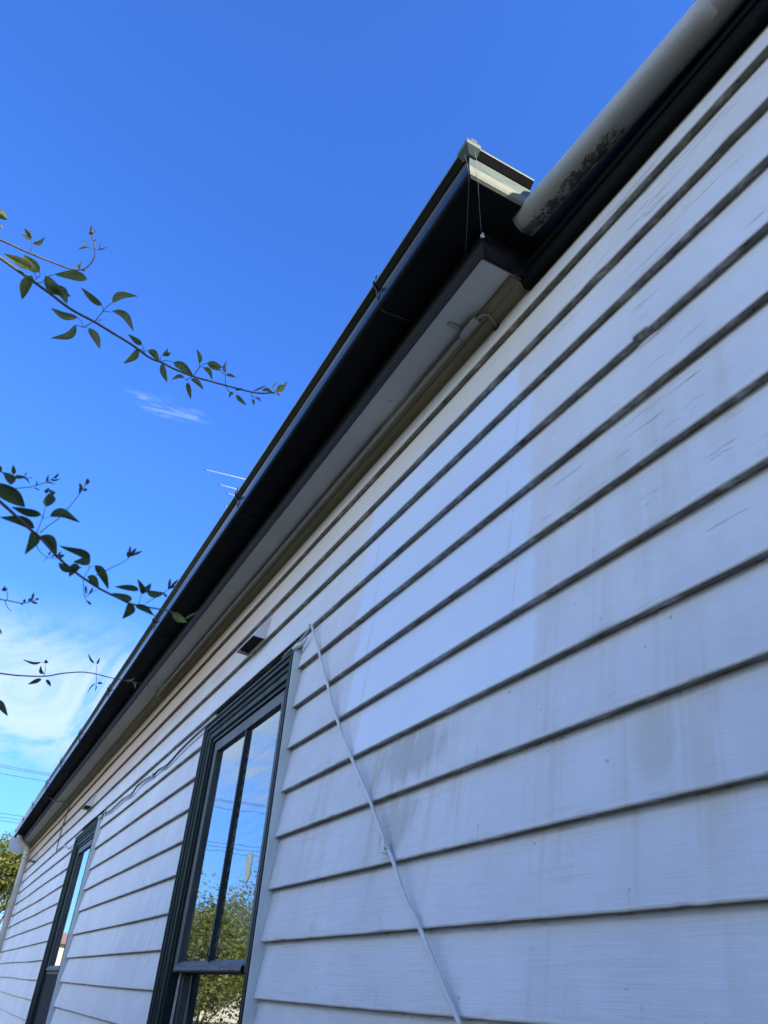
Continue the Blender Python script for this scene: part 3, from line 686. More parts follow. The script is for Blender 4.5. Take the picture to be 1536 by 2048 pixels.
sb.build('sealant_lump', M['caulk'], fa)
so = MB(); x = -15.16
SJ = [-15.16, -13.4, -11.0, -8.6, -5.95, -3.55, -1.206]
for a, b in zip(SJ[:-1], SJ[1:]): so.box((a+0.0015, -0.1655, 1.895), (b-0.0015, 0.03, 1.903))
so.build('soffit', M['soffit'], house)
qd = MB(); qd.extrude_x([(0.035, 1.893), (-0.058, 1.8935), (-0.057, 1.886), (-0.045, 1.8805), (-0.03, 1.8775), (-0.027, 1.872), (-0.01, 1.868), (0.035, 1.864)], -15.16, -1.209, 60, wob=0.0022, seed=4)
qd.build('cornice_moulding', M['quad'], house)
# plain dark trim at the head of the wall right of the eave
tr = MB()
tr.extrude_x([(0.03, 1.866), (0.001, 1.858), (-0.012, 1.857), (-0.019, 1.864), (-0.021, 1.878), (-0.0205, 1.900), (0.03, 1.905)], -1.206, WALL_R, 60, wob=0.002, seed=9)
tr.extrude_x([(0.03, 1.9055), (-0.017, 1.9012), (-0.027, 1.906), (-0.029, 1.922), (-0.024, 1.931), (-0.008, 1.936), (-0.004, 2.09), (0.03, 2.09)], -1.206, WALL_R, 60, wob=0.0016, seed=12)
tr.build('trim_board', M['trim'], house)
# roof iron
def corrugated(x0, x1, y0, z0, y1, z1, pitch=0.076, amp=0.008):
    mb = MB(); n = int((x1-x0)/pitch*6); vs = []
    for i in range(n+1):
        x = x0+(x1-x0)*i/n; d = amp*sin(2*pi*x/pitch)
        vs += [(x, y0, z0+d), (x, y1, z1+d)]
    mb.add(vs, [(2*i, 2*i+2, 2*i+3, 2*i+1) for i in range(n)], smooth=True); return mb
rf = corrugated(-15.2, -1.19, -0.22, 2.125, 3.6, 3.75)
rf.add([(-15.2, 3.6, 3.75), (WALL_R, 3.6, 3.75), (WALL_R, 7.2, 2.1), (-15.2, 7.2, 2.1)], [(0, 1, 2, 3)])
r2 = corrugated(-1.18, WALL_R, -0.045, 2.115, 3.6, 3.75); rf.add(r2.v, r2.f, smooth=True)
rf.build('roof', M['tin'], house)
bb = MB(); vs = [(-0.36, 2.01), (-0.328, 1.793), (-0.066, 1.786), (0.05, 1.85), (0.05, 2.16), (-0.2, 2.06)]
bb.add([(-15.40, y, z) for y, z in vs]+[(-15.38, y, z) for y, z in vs], [tuple(range(6)), tuple(range(11, 5, -1))]+[(i, (i+1) % 6, 6+(i+1) % 6, 6+i) for i in range(6)])
bb.box((-15.38, -0.16, 1.90), (-15.16, 0.05, 1.93))
bb.build('barge_board', M['vent_white'], house)
dp = MB(); X = -14.75
dp.tube([(X, -0.243, 1.99), (X, -0.243, 1.955), (X, -0.235, 1.925), (X, -0.205, 1.895), (X, -0.11, 1.815), (X, -0.075, 1.785), (X, -0.062, 1.74), (X, -0.06, 1.6), (X, -0.06, GZ)], 0.05, 18)
for z in (1.66, 1.72): dp.tube([(X, -0.06, z-0.02), (X, -0.06, z+0.02)], 0.055, 18)
dpo = dp.build('downpipe', M['downpipe'], house)
for z in (1.25, 0.0):
    k = MB(); k.tube([(X, -0.06, z-0.012), (X, -0.06, z+0.012)], 0.053, 18); k.box((X+0.04, -0.02, z-0.012), (X+0.1, -0.004, z+0.012)); k.build('pipe_clip', M['downpipe'], dpo)
# hooded air vents
for i, xr in enumerate((-3.37, -8.41, -13.40)):
    x0, x1, zb, zt = xr-0.27, xr, 1.482, 1.625
    v = MB(); d = 0.062
    v.add([(x1, 0.012, zb), (x1, -d, zb+0.004), (x1, 0.02, zt), (x1-0.004, 0.012, zb), (x1-0.004, -d, zb+0.004), (x1-0.004, 0.02, zt)], [(0, 1, 2), (5, 4, 3), (0, 3, 4, 1), (1, 4, 5, 2)])
    v.add([(x0, 0.012, zb), (x0, -d, zb+0.004), (x0, 0.02, zt), (x0+0.004, 0.012, zb), (x0+0.004, -d, zb+0.004), (x0+0.004, 0.02, zt)], [(0, 1, 2), (5, 4, 3), (0, 3, 4, 1), (1, 4, 5, 2)])
    v.add([(x0, -d, zb+0.004), (x1, -d, zb+0.004), (x1, 0.02, zt), (x0, 0.02, zt), (x0, -d+0.003, zb+0.004), (x1, -d+0.003, zb+0.004), (x1, 0.024, zt), (x0, 0.024, zt)], [(0, 1, 2, 3), (7, 6, 5, 4), (0, 4, 5, 1)])
    v.box((x1, 0.006, zb+0.02), (x1+0.05, 0.012, zb+0.05))
    vo_ = v.build('air_vent', M['vent_white'], house)
    h = MB(); h.add([(x0+0.005, 0.010, zb+0.012), (x1-0.005, 0.010, zb+0.012), (x1-0.005, -0.045, zb+0.022), (x0+0.005, -0.045, zb+0.022)], [(0, 1, 2, 3)]); h.build('vent_dark', M['black'], vo_)  # black sheet standing for the shade inside the hood

# ------------------------------------------------------------------ things fixed to the house
pp = MB()
ends = [(-1.10, -0.0845, 1.992), (-0.4, -0.0525, 1.988), (1.2, 0.018-0.05, 1.985), (3.9, -0.04, 1.98)]
ends = [(-1.10, -0.0850, 1.992), (-0.75, -0.069, 1.990), (-0.4, -0.0535, 1.988), (-0.1, -0.052, 1.987), (3.9, -0.052, 1.98)]
P = smooth_path(ends, 8)
pp.tube(P, 0.045, 36, caps=False); pp.tube(P, 0.041, 36, caps=False)
seg = 36; k = len(P)*seg
pp.f += [(j, (j+1) % seg, k+(j+1) % seg, k+j) for j in range(seg)]; pp.mi += [0]*seg; pp.smooth += [False]*seg
tag(pp.build('drain_pipe', M['pvc']), 'fat white plastic pipe with black lichen running along the wall top into the gutter', 'pipe')

co = MB(); co.tube([(-1.47, -0.0545, 1.875), (-3.5, -0.055, 1.8755), (-5.80, -0.056, 1.876)], 0.0088, 10)
cond = co.build('electrical_conduit', M['conduit'])
tag(cond, 'thin grey conduit fixed under the eave beside the wall', 'conduit')
q = MB(); q.tube([(-1.395, -0.0575, 1.873), (-1.47, -0.0575, 1.873)], 0.0145, 12); q.build('coupling', M['conduit'], cond)
q = MB(); q.tube([(-1.462, -0.0565, 1.874), (-1.482, -0.0565, 1.874)], 0.0130, 12)
q.add([(-1.463, -0.066, 1.8925), (-1.481, -0.066, 1.8925), (-1.481, -0.118, 1.8925), (-1.463, -0.118, 1.8925), (-1.463, -0.066, 1.8895), (-1.481, -0.066, 1.8895), (-1.481, -0.118, 1.8895), (-1.463, -0.118, 1.8895)], [(0, 1, 2, 3), (7, 6, 5, 4), (0, 4, 5, 1), (1, 5, 6, 2), (2, 6, 7, 3), (3, 7, 4, 0)])
q.build('saddle_clip', M['conduit'], cond)
q = MB(); q.tube(smooth_path([(-1.40, -0.0575, 1.873), (-1.375, -0.055, 1.872), (-1.360, -0.040, 1.869), (-1.366, -0.018, 1.866), (-1.38, 0.012, 1.862)]), 0.0038, 8); q.build('cable', M['conduit'], cond)
q = MB(); q.tube([(-1.38, 0.016, 1.862), (-1.38, 0.008, 1.862)], 0.014, 12); q.build('grommet', M['black'], cond)

# white cable sagging down the wall from a nail
ww = [(-3.02, 1.262), (-2.93, 1.27), (-2.80, 1.275), (-2.735, 1.292), (-2.712, 1.304), (-2.70, 1.300), (-2.685, 1.28), (-2.585, 1.148), (-2.468, 0.990), (-2.356, 0.838), (-2.210, 0.676), (-2.099, 0.562), (-2.019, 0.477), (-1.909, 0.358),
      (-1.864, 0.311), (-1.798, 0.231), (-1.724, 0.163), (-1.652, 0.087), (-1.603, 0.036), (-1.543, -0.021), (-1.46, -0.12), (-1.38, -0.30), (-1.33, -0.6), (-1.31, -1.55)]
c_ = MB(); pts = smooth_path([(x, -0.0085-0.004*abs(nz(z, 9, 7)), z+0.004*nz(z, 4, 9)) for x, z in ww], 7)
rs = [0.0026 if p.x < -2.72 else 0.0054+0.0005*nz(p.z, 12, 12) for p in pts]
c_.tube(pts, rs, 10)
wcab = c_.build('wall_cable', M['cable_white']); tag(wcab, 'thick white cable hanging diagonally down the boards from a nail beside the near window', 'cable')
q = MB()
for dz in (0.0, 0.016): q.tube([(-1.924+dz*0.3, -0.006, 0.366-dz), (-1.918+dz*0.3, -0.0165, 0.362-dz), (-1.902+dz*0.3, -0.0165, 0.352-dz), (-1.894+dz*0.3, -0.006, 0.346-dz)], 0.0048, 6)
q.box((-1.921, -0.020, 0.338), (-1.905, -0.003, 0.370)); q.build('cable_clip', M['cable_white'], wcab, 0.001)
q = MB(); q.tube([(-2.706, 0.006, 1.303), (-2.704, -0.02, 1.300), (-2.703, -0.022, 1.306)], 0.003, 6); q.build('nail', M['cable_white'], wcab)
dk = [(-4.10, 1.246), (-4.22, 1.247), (-4.45, 1.244), (-4.751, 1.232), (-4.95, 1.212), (-5.10, 1.205), (-5.28, 1.222), (-5.47, 1.219), (-5.72, 1.236), (-5.975, 1.243), (-6.156, 1.214), (-6.5, 1.232), (-7.0, 1.226), (-7.293, 1.247), (-7.47, 1.256)]
c_ = MB(); c_.tube(smooth_path([(x, -0.009, z+0.004) for x, z in dk], 6), 0.0042, 8); c_.tube(smooth_path([(x, -0.007, z-0.007+0.004*nz(x, 6, 3)) for x, z in dk], 6), 0.003, 8)
dcab = c_.build('wall_cable', M['cable_dark']); tag(dcab, 'dark twin cable strung along the boards between the two window heads', 'cable')
for x, z in ((-5.47, 1.222), (-7.29, 1.25)):
    q = MB(); q.box((x-0.012, -0.016, z-0.012), (x+0.012, 0.004, z+0.014)); q.build('cable_clip', M['cable_white'], dcab)
c_ = MB(); c_.tube(smooth_path([(-8.78, -0.012, 1.20), (-9.1, -0.012, 1.19), (-9.5, -0.010, 1.215), (-9.9, -0.008, 1.29), (-10.5, -0.007, 1.31)], 6), 0.006, 8)
tag(c_.build('wall_cable', M['cable_white']), 'short pale cable drooping left of the farther window head', 'cable')
dw = [(-11.2, -0.30, 2.02), (-11.0, -0.21, 1.955), (-10.72, -0.188, 1.88), (-10.60, -0.12, 1.868), (-10.54, -0.06, 1.865), (-10.42, -0.022, 1.82), (-10.56, -0.012, 1.731), (-10.68, -0.008, 1.586), (-10.66, -0.006, 1.45), (-10.63, -0.006, 1.32)]
c_ = MB(); c_.tube(smooth_path(dw, 6), 0.006, 8)
tag(c_.build('drop_wire', M['cable_dark']), 'dark wire dropping from the gutter over the eave and down the far wall', 'wire')
c_ = MB(); X = -14.75
c_.tube(smooth_path([(X-0.9, -0.62, 1.22), (X-0.5, -0.48, 1.36), (X-0.15, -0.28, 1.36), (X+0.02, -0.15, 1.24), (X+0.05, -0.13, 1.05), (X-0.05, -0.18, 0.86), (X-0.3, -0.3, 0.80), (X-0.7, -0.45, 0.9)], 8), 0.010, 8)
tag(c_.build('hose', M['cable_dark']), 'black hose looped around the downpipe at the far corner', 'hose')
# cobweb strands at the gutter corner
for k, (pl, lb) in enumerate(((((-1.036, -0.338, 2.06), (-1.047, -0.318, 2.0), (-1.090, -0.290, 1.975), (-1.26, -0.19, 1.952)), 'thinner cobweb strand hanging below the gutter corner'),
                      (((-1.019, -0.315, 2.07), (-1.030, -0.300, 2.03), (-1.043, -0.288, 1.99), (-1.075, -0.265, 1.975), (-1.165, -0.195, 1.955)), 'brighter cobweb strand hanging from the pale gutter end'))):
    c_ = MB(); c_.tube(smooth_path(pl, 6), 0.00025 if k == 0 else 0.0004, 5)
    tag(c_.build('cobweb_strand', M['web']), lb, 'cobweb')

# ------------------------------------------------------------------ antenna and power lines
an = empty('tv_antenna', (-10.0, 1.6, 2.9)); tag(an, 'aluminium rooftop antenna with thin rods showing above the gutter', 'antenna')
q = MB(); q.tube([(-10.0, 1.6, 2.85), (-10.0, 1.6, 6.72)], 0.018, 10); q.build('mast', M['alu'], an)
q = MB(); q.tube([(-9.2, 1.6, 6.7), (-11.6, 1.6, 6.7)], 0.012, 8); q.build('boom', M['alu'], an)
for (x, h) in ((-9.48, 1.10), (-9.84, 0.79), (-10.01, 0.60), (-10.4, 0.52), (-10.8, 0.48), (-11.2, 0.45)):
    sk = 0.17 if x > -9.6 else 0.08
    q = MB(); q.tube([(x-sk, 1.6-h, 6.7), (x+sk, 1.6+h, 6.7)], 0.0075, 8); q.tube([(x-sk*1.02, 1.6-h-0.03, 6.7), (x-sk, 1.6-h, 6.7)], 0.009, 8, 1)
    q.build('rod', [M['alu'], M['wire']], an)
for (a, b, lb) in ((9.205, 9.149, 'topmost faint power line across the sky'), (9.11, 9.05, 'faint power line just under the topmost one'), (8.794, 8.765, 'lone faint power line below the top pair'),
               (6.93, 6.90, 'upper line of the low triple power lines'), (6.75, 6.74, 'middle line of the low triple power lines'), (6.587, 6.617, 'lowest power line, just above the tree')):
    sl = (b-a)/2.4
    pts = [(-45+0.0*i, -40+5*i, a+sl*(-40+5*i)*0.3+0.0009*((-40+5*i)**2)) for i in range(17)]
    q = MB(); q.tube(pts, 0.013, 6)
    tag(q.build('power_line', M['wire']), lb, 'power line', 'power lines across the far sky')

# ------------------------------------------------------------------ climbing vines
def leaf_mesh(mb, base, tip, width, normal, bend=0.12, fold=0.35, mi=0, wav=0.0):
    base, tip = Vector(base), Vector(tip); ax = tip-base; L = ax.length; ax.normalize()
    nrm = (normal-ax*normal.dot(ax)).normalized(); side = ax.cross(nrm)
    n = 10; vs = []; uvs = []
    for i in range(n+1):
        s = i/n; uvs += [(j/4, s) for j in range(5)]
        wprof = (sin(pi*min(1, s**0.72))**0.85)*(1-0.18*s) if 0 < s < 1 else 0.0
        hw = width*0.5*wprof
        mid = base+ax*(L*s)+nrm*(L*bend*(s*s-s*0.35))*-1 + side*(wav*L*sin(s*pi*1.3))
        up = nrm*(hw*fold)
        vs += [mid+side*hw+up, mid+side*hw*0.5+up*0.42, mid, mid-side*hw*0.5+up*0.42, mid-side*hw+up]
    fs = [(i*5+j, i*5+j+1, i*5+j+6, i*5+j+5) for i in range(n) for j in range(4)]
    mb.add(vs, fs, mi, True, uvs)
class Vine:
    def __init__(s, label, origin, scale, depth, slope, leaf='leaf', group='climbing vine shoots against the sky'):
        s.ox, s.oy = origin; s.k = scale; s.depth = depth; s.slope = slope; s.leaf = leaf; s.rng = random.Random(hash(label) % 1000 if False else len(label)*7+int(depth*100))
        s.root = None; s.label = label; s.group = group
    def p(s, u, v, dd=0.0):
        X = s.ox+u/s.k; Y = s.oy+v/s.k
        return at(X, Y, s.depth+s.slope*X/500.0+dd)
    def m(s, zpx): return zpx/s.k*s.depth/F_PX    # drawn size to metres
    def stem(s, pts, r0, r1, mat_='bark', name='stem', tail=None):
        P_ = [s.p(*q) for q in pts]
        if s.root is None:
            s.root = empty('climbing_vine', P_[0]); tag(s.root, s.label, 'vine', s.group)
        S_ = smooth_path(P_, 5); t0 = 0
        if tail:                             # on out of sight, down to the foot of the fence
            T_ = [Vector(q) for q in tail]+[P_[0]-(P_[1]-P_[0]).normalized()*0.35]
            S_ = T_+S_; t0 = len(T_)
        n = len(S_); mb = MB()
        rs = [s.m(r0) if i < t0 else s.m(r0+(r1-r0)*(i-t0)/max(1, n-1-t0))*(1+0.1*nz(i, 5, 0.9)) for i in range(n)]
        mb.tube(S_, rs, 7); mb.build(name, M[mat_], s.root)
    def twig(s, pts, r=1.6): s.stem(pts, r, r*0.7, 'green_stem', 'twig')
    def leaves(s, L, mat_=None):
        for (a, b, c, d, wd) in L:
            mb = MB(); R_ = s.rng
            dd = R_.uniform(-0.35, 0.35)*s.m(math.hypot(c-a, d-b))
            B, T = s.p(a, b), s.p(c, d, dd)
            view = (CAM-B).normalized(); ax = (T-B).normalized()
            n_ = Quaternion(ax, R_.uniform(-0.7, 0.7)) @ view
            if R_.random() < 0.5: n_ = -n_
            leaf_mesh(mb, B, T, s.m(wd)*0.98, n_, R_.uniform(-0.12, 0.34), R_.uniform(0.2, 0.85), wav=R_.uniform(-0.13, 0.13))
            mb.build('leaf', M[mat_ or s.leaf], s.root)
    def buds(s, L, r=7):
        for (a, b, c, d) in L:
            mb = MB(); B, T = s.p(a, b), s.p(c, d); q = [B.lerp(T, t) for t in (0, 0.3, 0.65, 1)]
            mb.tube(q, [s.m(r*0.35), s.m(r*0.8), s.m(r), s.m(r*0.2)], 7); mb.build('bud', M['bud'], s.root)
Z2 = ((0, 400), 2.4774); Z3 = ((0, 900), 2.9538)
A = Vine('long arching vine shoot with a pale yellow tip, upper left of the sky', *Z2, 1.55, -0.12)
A.stem([(-60, 240), (0, 285), (70, 336), (140, 385), (250, 465), (350, 540), (470, 605), (560, 660), (650, 715), (740, 780), (800, 805), (870, 840), (960, 875), (1050, 900), (1140, 925), (1240, 950), (1300, 958), (1362, 954)], 7.0, 3.0,
       tail=[(-0.9, -3.1, GZ), (-0.98, -3.0, -0.7), (-1.0, -2.75, 0.3), (-1.03, -2.45, 0.85)])
A.twig([(168, 400), (180, 385), (165, 355), (150, 340)]); A.twig([(180, 385), (198, 375), (193, 350)]); A.twig([(165, 408), (205, 408), (235, 380), (270, 370)]); A.twig([(205, 408), (240, 425)])
A.leaves([(160, 372, 100, 495, 48), (158, 338, 18, 265, 44), (196, 358, 113, 272, 52), (222, 375, 345, 490, 55), (242, 415, 350, 512, 50), (432, 392, 268, 362, 46)])
A.twig([(470, 605), (490, 575), (512, 550), (530, 528), (556, 510)], 2.2); A.twig([(512, 550), (508, 530), (506, 520)]); A.twig([(512, 552), (535, 554), (552, 556)]); A.twig([(485, 600), (505, 592)], 1.6)
A.leaves([(507, 522, 401, 432, 40), (555, 510, 678, 459, 40), (552, 550, 675, 642, 44)])
A.twig([(455, 608), (430, 622), (410, 630), (385, 622), (376, 625)], 2.0); A.twig([(410, 628), (402, 600), (385, 584)]); A.twig([(415, 628), (440, 636)])
A.leaves([(386, 583, 248, 545, 36), (376, 618, 274, 703, 42), (440, 634, 502, 742, 38)])
A.twig([(740, 782), (718, 760), (702, 742), (686, 740)], 1.8); A.twig([(716, 750), (708, 728), (702, 716)]); A.twig([(716, 750), (738, 746)])
A.leaves([(703, 717, 632, 668, 34), (685, 737, 614, 816, 36), (736, 743, 795, 800, 34)])
A.twig([(798, 800), (795, 785), (806, 768)]); A.twig([(798, 800), (830, 796), (860, 806)])
A.leaves([(806, 770, 832, 738, 26), (806, 768, 850, 758, 20), (802, 810, 826, 906, 30), (860, 804, 966, 874, 40)])
A.twig([(960, 872), (985, 835), (1005, 815), (1028, 810)], 2.0); A.twig([(988, 828), (990, 808)]); A.twig([(1000, 825), (1012, 832)])
A.leaves([(988, 810, 977, 734, 22), (1026, 808, 1106, 833, 34), (1008, 829, 1057, 886, 24), (1035, 823, 1100, 848, 20)])
A.twig([(958, 870), (935, 885), (915, 888)]); A.twig([(935, 885), (922, 900)])
A.leaves([(914, 880, 846, 885, 22), (928, 904, 948, 988, 30), (945, 884, 1014, 938, 24)])
A.twig([(1118, 920), (1116, 880), (1118, 858)], 1.5); A.twig([(1112, 868), (1098, 850)]); A.twig([(1118, 922), (1135, 948), (1158, 962)])
A.leaves([(1118, 857, 1116, 796, 16), (1121, 864, 1170, 877, 17), (1156, 954, 1131, 977, 16), (1170, 966, 1223, 1019, 22), (1165, 944, 1227, 940, 15)])
A.twig([(1243, 955), (1248, 975)]); A.twig([(1248, 972), (1268, 980)])
A.leaves([(1250, 985, 1259, 1018, 14), (1265, 980, 1298, 998, 11), (1255, 948, 1328, 915, 9), (1298, 944, 1362, 956, 18)])
A.leaves([(1360, 948, 1430, 904, 24), (1350, 942, 1382, 894, 8), (1368, 952, 1392, 970, 12), (1372, 944, 1415, 910, 14)], 'leaf_new')
A2 = Vine('thin hooked vine shoot curling upward above the long arching shoot', *Z2, 1.66, -0.10)
A2.stem([(-60, 165), (0, 195), (70, 228), (150, 264), (260, 308), (340, 338), (400, 345), (440, 325), (465, 290), (473, 250), (463, 205), (455, 160)], 5.0, 2.4, tail=[(-0.95, -3.2, GZ), (-1.05, -3.05, -0.5), (-1.08, -2.75, 0.5), (-1.1, -2.5, 0.98)])
A2.twig([(150, 262), (158, 230), (159, 205)]); A2.twig([(473, 248), (440, 235)]); A2.twig([(474, 250), (500, 242)])
A2.leaves([(158, 188, 124, 137, 24), (155, 205, 96, 165, 18), (164, 215, 228, 190, 20), (440, 236, 384, 244, 11), (438, 230, 407, 203, 7), (486, 246, 534, 234, 7), (490, 244, 498, 214, 6), (455, 165, 452, 124, 14),
           (455, 165, 474, 152, 10), (455, 170, 432, 162, 8), (392, 345, 400, 300, 12), (392, 340, 378, 318, 8), (405, 345, 428, 352, 8), (462, 205, 478, 192, 6), (-30, 60, 42, 93, 42), (-10, 115, 12, 146, 14)])
A2.buds([(455, 172, 454, 150)], 9)
B = Vine('near blurred vine branch with broad dark leaves and bud twigs reaching over the gutter', *Z3, 0.92, 0.12, 'leaf_dark')
B.stem([(-80, 245), (0, 305), (90, 385), (180, 470), (240, 520), (350, 640), (450, 725), (520, 775), (600, 825), (680, 865), (750, 900), (800, 915), (880, 930), (940, 940), (1000, 952), (1045, 975)], 9.0, 4.0,
       tail=[(-0.55, -2.6, GZ), (-0.6, -2.5, -0.9), (-0.62, -2.15, -0.1), (-0.63, -1.9, 0.28)])
B.twig([(210, 500), (225, 470), (250, 405), (262, 365), (268, 335)], 2.8); B.twig([(255, 405), (275, 400), (294, 392)]); B.twig([(255, 405), (245, 385)])
B.leaves([(-30, 190, 158, 325, 105), (70, 205, 22, 125, 66), (245, 385, 62, 345, 62), (294, 388, 468, 406, 58), (205, 462, 2, 384, 58), (196, 482, 163, 616, 62), (240, 505, 348, 615, 64)])
B.leaves([(288, 255, 270, 340, 84), (285, 250, 262, 238, 40), (295, 255, 326, 246, 44)])
B.twig([(235, 490), (290, 445), (345, 405), (410, 335), (455, 280), (485, 235), (512, 192)], 3.0); B.buds([(485, 235, 470, 196), (490, 238, 516, 232), (508, 200, 520, 168), (505, 205, 530, 180), (470, 258, 478, 212)], 9)
B.twig([(212, 555), (235, 600), (280, 635), (330, 642)], 2.2); B.twig([(280, 630), (262, 656)], 2); B.leaves([(290, 625, 302, 596, 12), (300, 630, 326, 615, 12), (350, 640, 382, 615, 22), (345, 630, 362, 596, 14)])
B.twig([(490, 770), (500, 745), (525, 700), (528, 655)], 2.4); B.twig([(525, 695), (560, 682)])
B.leaves([(532, 640, 362, 577, 60), (532, 625, 436, 675, 62), (345, 667, 484, 705, 48), (456, 672, 408, 748, 54), (564, 680, 650, 808, 66), (516, 745, 592, 806, 52)])
B.twig([(568, 740), (625, 712), (680, 685), (740, 655), (768, 625)], 2.8); B.buds([(762, 630, 770, 568), (768, 622, 806, 580), (768, 625, 840, 598), (760, 640, 752, 600), (770, 628, 800, 606)], 9)
B.twig([(492, 770), (494, 820), (505, 880), (535, 914)], 2.4); B.twig([(508, 868), (540, 842), (585, 822)], 2); B.buds([(510, 850, 505, 800), (525, 852, 552, 812), (512, 890, 540, 914)], 7)
B.leaves([(820, 830, 678, 806, 48), (842, 852, 818, 762, 40), (842, 850, 898, 788, 44), (865, 835, 985, 856, 48), (780, 884, 658, 850, 52), (768, 898, 734, 1002, 62), (798, 912, 918, 968, 50)])
B.twig([(820, 908), (828, 880), (838, 850)], 2.4); B.twig([(862, 905), (905, 880), (955, 852), (1000, 818)], 2.4); B.buds([(995, 825, 1006, 758), (1000, 818, 1036, 800), (1002, 815, 1052, 766), (970, 850, 985, 868)], 9)
B.leaves([(1015, 965, 1105, 1025, 58)], 'leaf'); B.leaves([(1090, 1000, 1182, 950, 14)], 'leaf')
C = Vine('small leafy vine shoot at the left edge above the near branch', *Z3, 1.15, 0.0, 'leaf_dark')
C.stem([(-60, 70), (0, 125), (60, 152), (110, 160), (160, 168), (188, 160)], 3.0, 1.8, tail=[(-0.75, -2.9, GZ), (-0.8, -2.7, -0.6), (-0.8, -2.4, 0.2), (-0.8, -2.25, 0.45)])
C.leaves([(82, 145, 78, 88, 24), (88, 155, 158, 158, 28), (-20, 100, 14, 128, 26), (140, 165, 182, 200, 9), (150, 150, 155, 130, 8)])
C.twig([(110, 225), (170, 220), (205, 212), (270, 190), (345, 150)], 2.6); C.twig([(60, 235), (110, 225)], 2.6)
C.leaves([(275, 188, 285, 146, 14), (300, 175, 358, 172, 12), (315, 165, 350, 136, 16), (205, 215, 222, 178, 10), (200, 222, 240, 240, 8), (270, 195, 328, 198, 9)])
D = Vine('lowest thin vine shoot running level across the cloud to the gutter', *Z3, 1.38, 0.08, 'leaf_dark')
D.stem([(-80, 1312), (0, 1320), (60, 1327), (120, 1333), (260, 1337), (370, 1320), (480, 1312), (560, 1322), (650, 1345), (720, 1358), (790, 1370), (870, 1390), (950, 1398)], 4.4, 1.8, tail=[(-1.1, -3.0, GZ), (-1.2, -2.8, -1.0), (-1.2, -2.5, -0.2), (-1.2, -2.35, 0.12)])
D.twig([(262, 1335), (268, 1290), (266, 1255)]); D.twig([(266, 1258), (245, 1250)]); D.twig([(566, 1322), (570, 1290), (570, 1270)]); D.twig([(568, 1325), (570, 1370), (565, 1395)])
D.leaves([(246, 1252, 130, 1242, 20), (262, 1250, 288, 1254, 20), (262, 1252, 278, 1238, 12), (263, 1322, 236, 1274, 24), (246, 1354, 163, 1387, 28), (270, 1358, 304, 1398, 24), (556, 1260, 516, 1204, 13), (574, 1266, 591, 1227, 14), (566, 1378, 506, 1436, 9), (575, 1378, 610, 1378, 14), (570, 1390, 563, 1426, 9)])
D.leaves([(740, 1358, 800, 1352, 14), (790, 1372, 800, 1412, 14), (930, 1398, 975, 1420, 18), (940, 1395, 972, 1382, 14), (870, 1392, 884, 1422, 8)], 'leaf')
D.leaves([(-30, 1480, 52, 1565, 46)])
E_ = Vine('tiny budded vine twig at the left edge above the cloud', *Z3, 1.05, 0.0, 'leaf_dark')
E_.stem([(-70, 868), (0, 882), (60, 892), (130, 905), (180, 895), (215, 882)], 3.6, 1.8, tail=[(-0.7, -2.75, GZ), (-0.75, -2.6, -0.8), (-0.75, -2.3, -0.1), (-0.74, -2.15, 0.18)])
E_.buds([(185, 893, 200, 842), (210, 884, 230, 876), (185, 897, 222, 906), (140, 903, 148, 880), (170, 896, 178, 874), (130, 905, 128, 915)], 7)
E_.twig([(28, 886), (42, 925), (66, 952)], 2.2); E_.twig([(42, 888), (45, 850), (30, 825)], 2.2); E_.leaves([(30, 832, 28, 802, 20), (32, 832, 6, 822, 14), (35, 830, 44, 812, 10), (-20, 1058, 14, 1086, 16)])

# paling fence added out of view to block low light; the vines climb on it
fe = empty('added_fence', (-3, -3.25, GZ)); tag(fe, 'dark timber paling fence added unseen to block low light, carrying the vines', 'fence')
q = MB()
for i in range(100):
    x = -9+0.12*i; h = -0.08+0.02*nz(x, 4, 3)
    q.box((x, -3.26+0.006*nz(x, 2, 5), GZ), (x+0.108, -3.242+0.006*nz(x, 2, 5), h))
q.build('paling', M['trunk'], fe)
q = MB()
for z in (-1.3, -0.4): q.box((-9, -3.30, z), (3, -3.262, z+0.07))
q.build('rail', M['trunk'], fe)
he = MB(); R_ = random.Random(77)  # foliage added out of view to keep cloud light off the lower boards
for k in range(12000):
    p_ = Vector((R_.uniform(-9, 4.5), -3.75+R_.gauss(0, 0.28), GZ))
    top_ = 3.9 if p_.x > -2.6 else 2.2 if p_.x < -5.5 else 2.2+1.7*(p_.x+5.5)/2.9
    p_.z = GZ+top_*R_.random()**0.7+0.25*nz(k, 1, 0.37)
    ax = Vector((R_.gauss(0, 1), R_.gauss(0, 1), R_.gauss(-0.2, 0.8))).normalized(); sd_ = ax.cross(Vector((R_.gauss(0, 1), R_.gauss(0.4, 1), R_.gauss(0, 1)))).normalized(); q_ = R_.uniform(0.09, 0.19)
    he.add([p_, p_+ax*q_*0.5+sd_*q_*0.32, p_+ax*q_, p_+ax*q_*0.5-sd_*q_*0.32], [(0, 1, 2, 3)])
hb = empty('blocker_hedge', (-2.2, -3.75, GZ)); tag(hb, 'dense dark green hedge added unseen behind the paling fence', 'blocker_hedge')
he.build('foliage', M['leaf_dark'], hb)
q = MB()
for k in range(12):
    x = -8.5+1.1*k; q.tube([(x, -3.75, GZ-0.05), (x+0.05, -3.72, -0.6), (x-0.04, -3.76, 0.5)], [0.035, 0.028, 0.012], 7)
q.build('trunk', M['trunk'], hb)
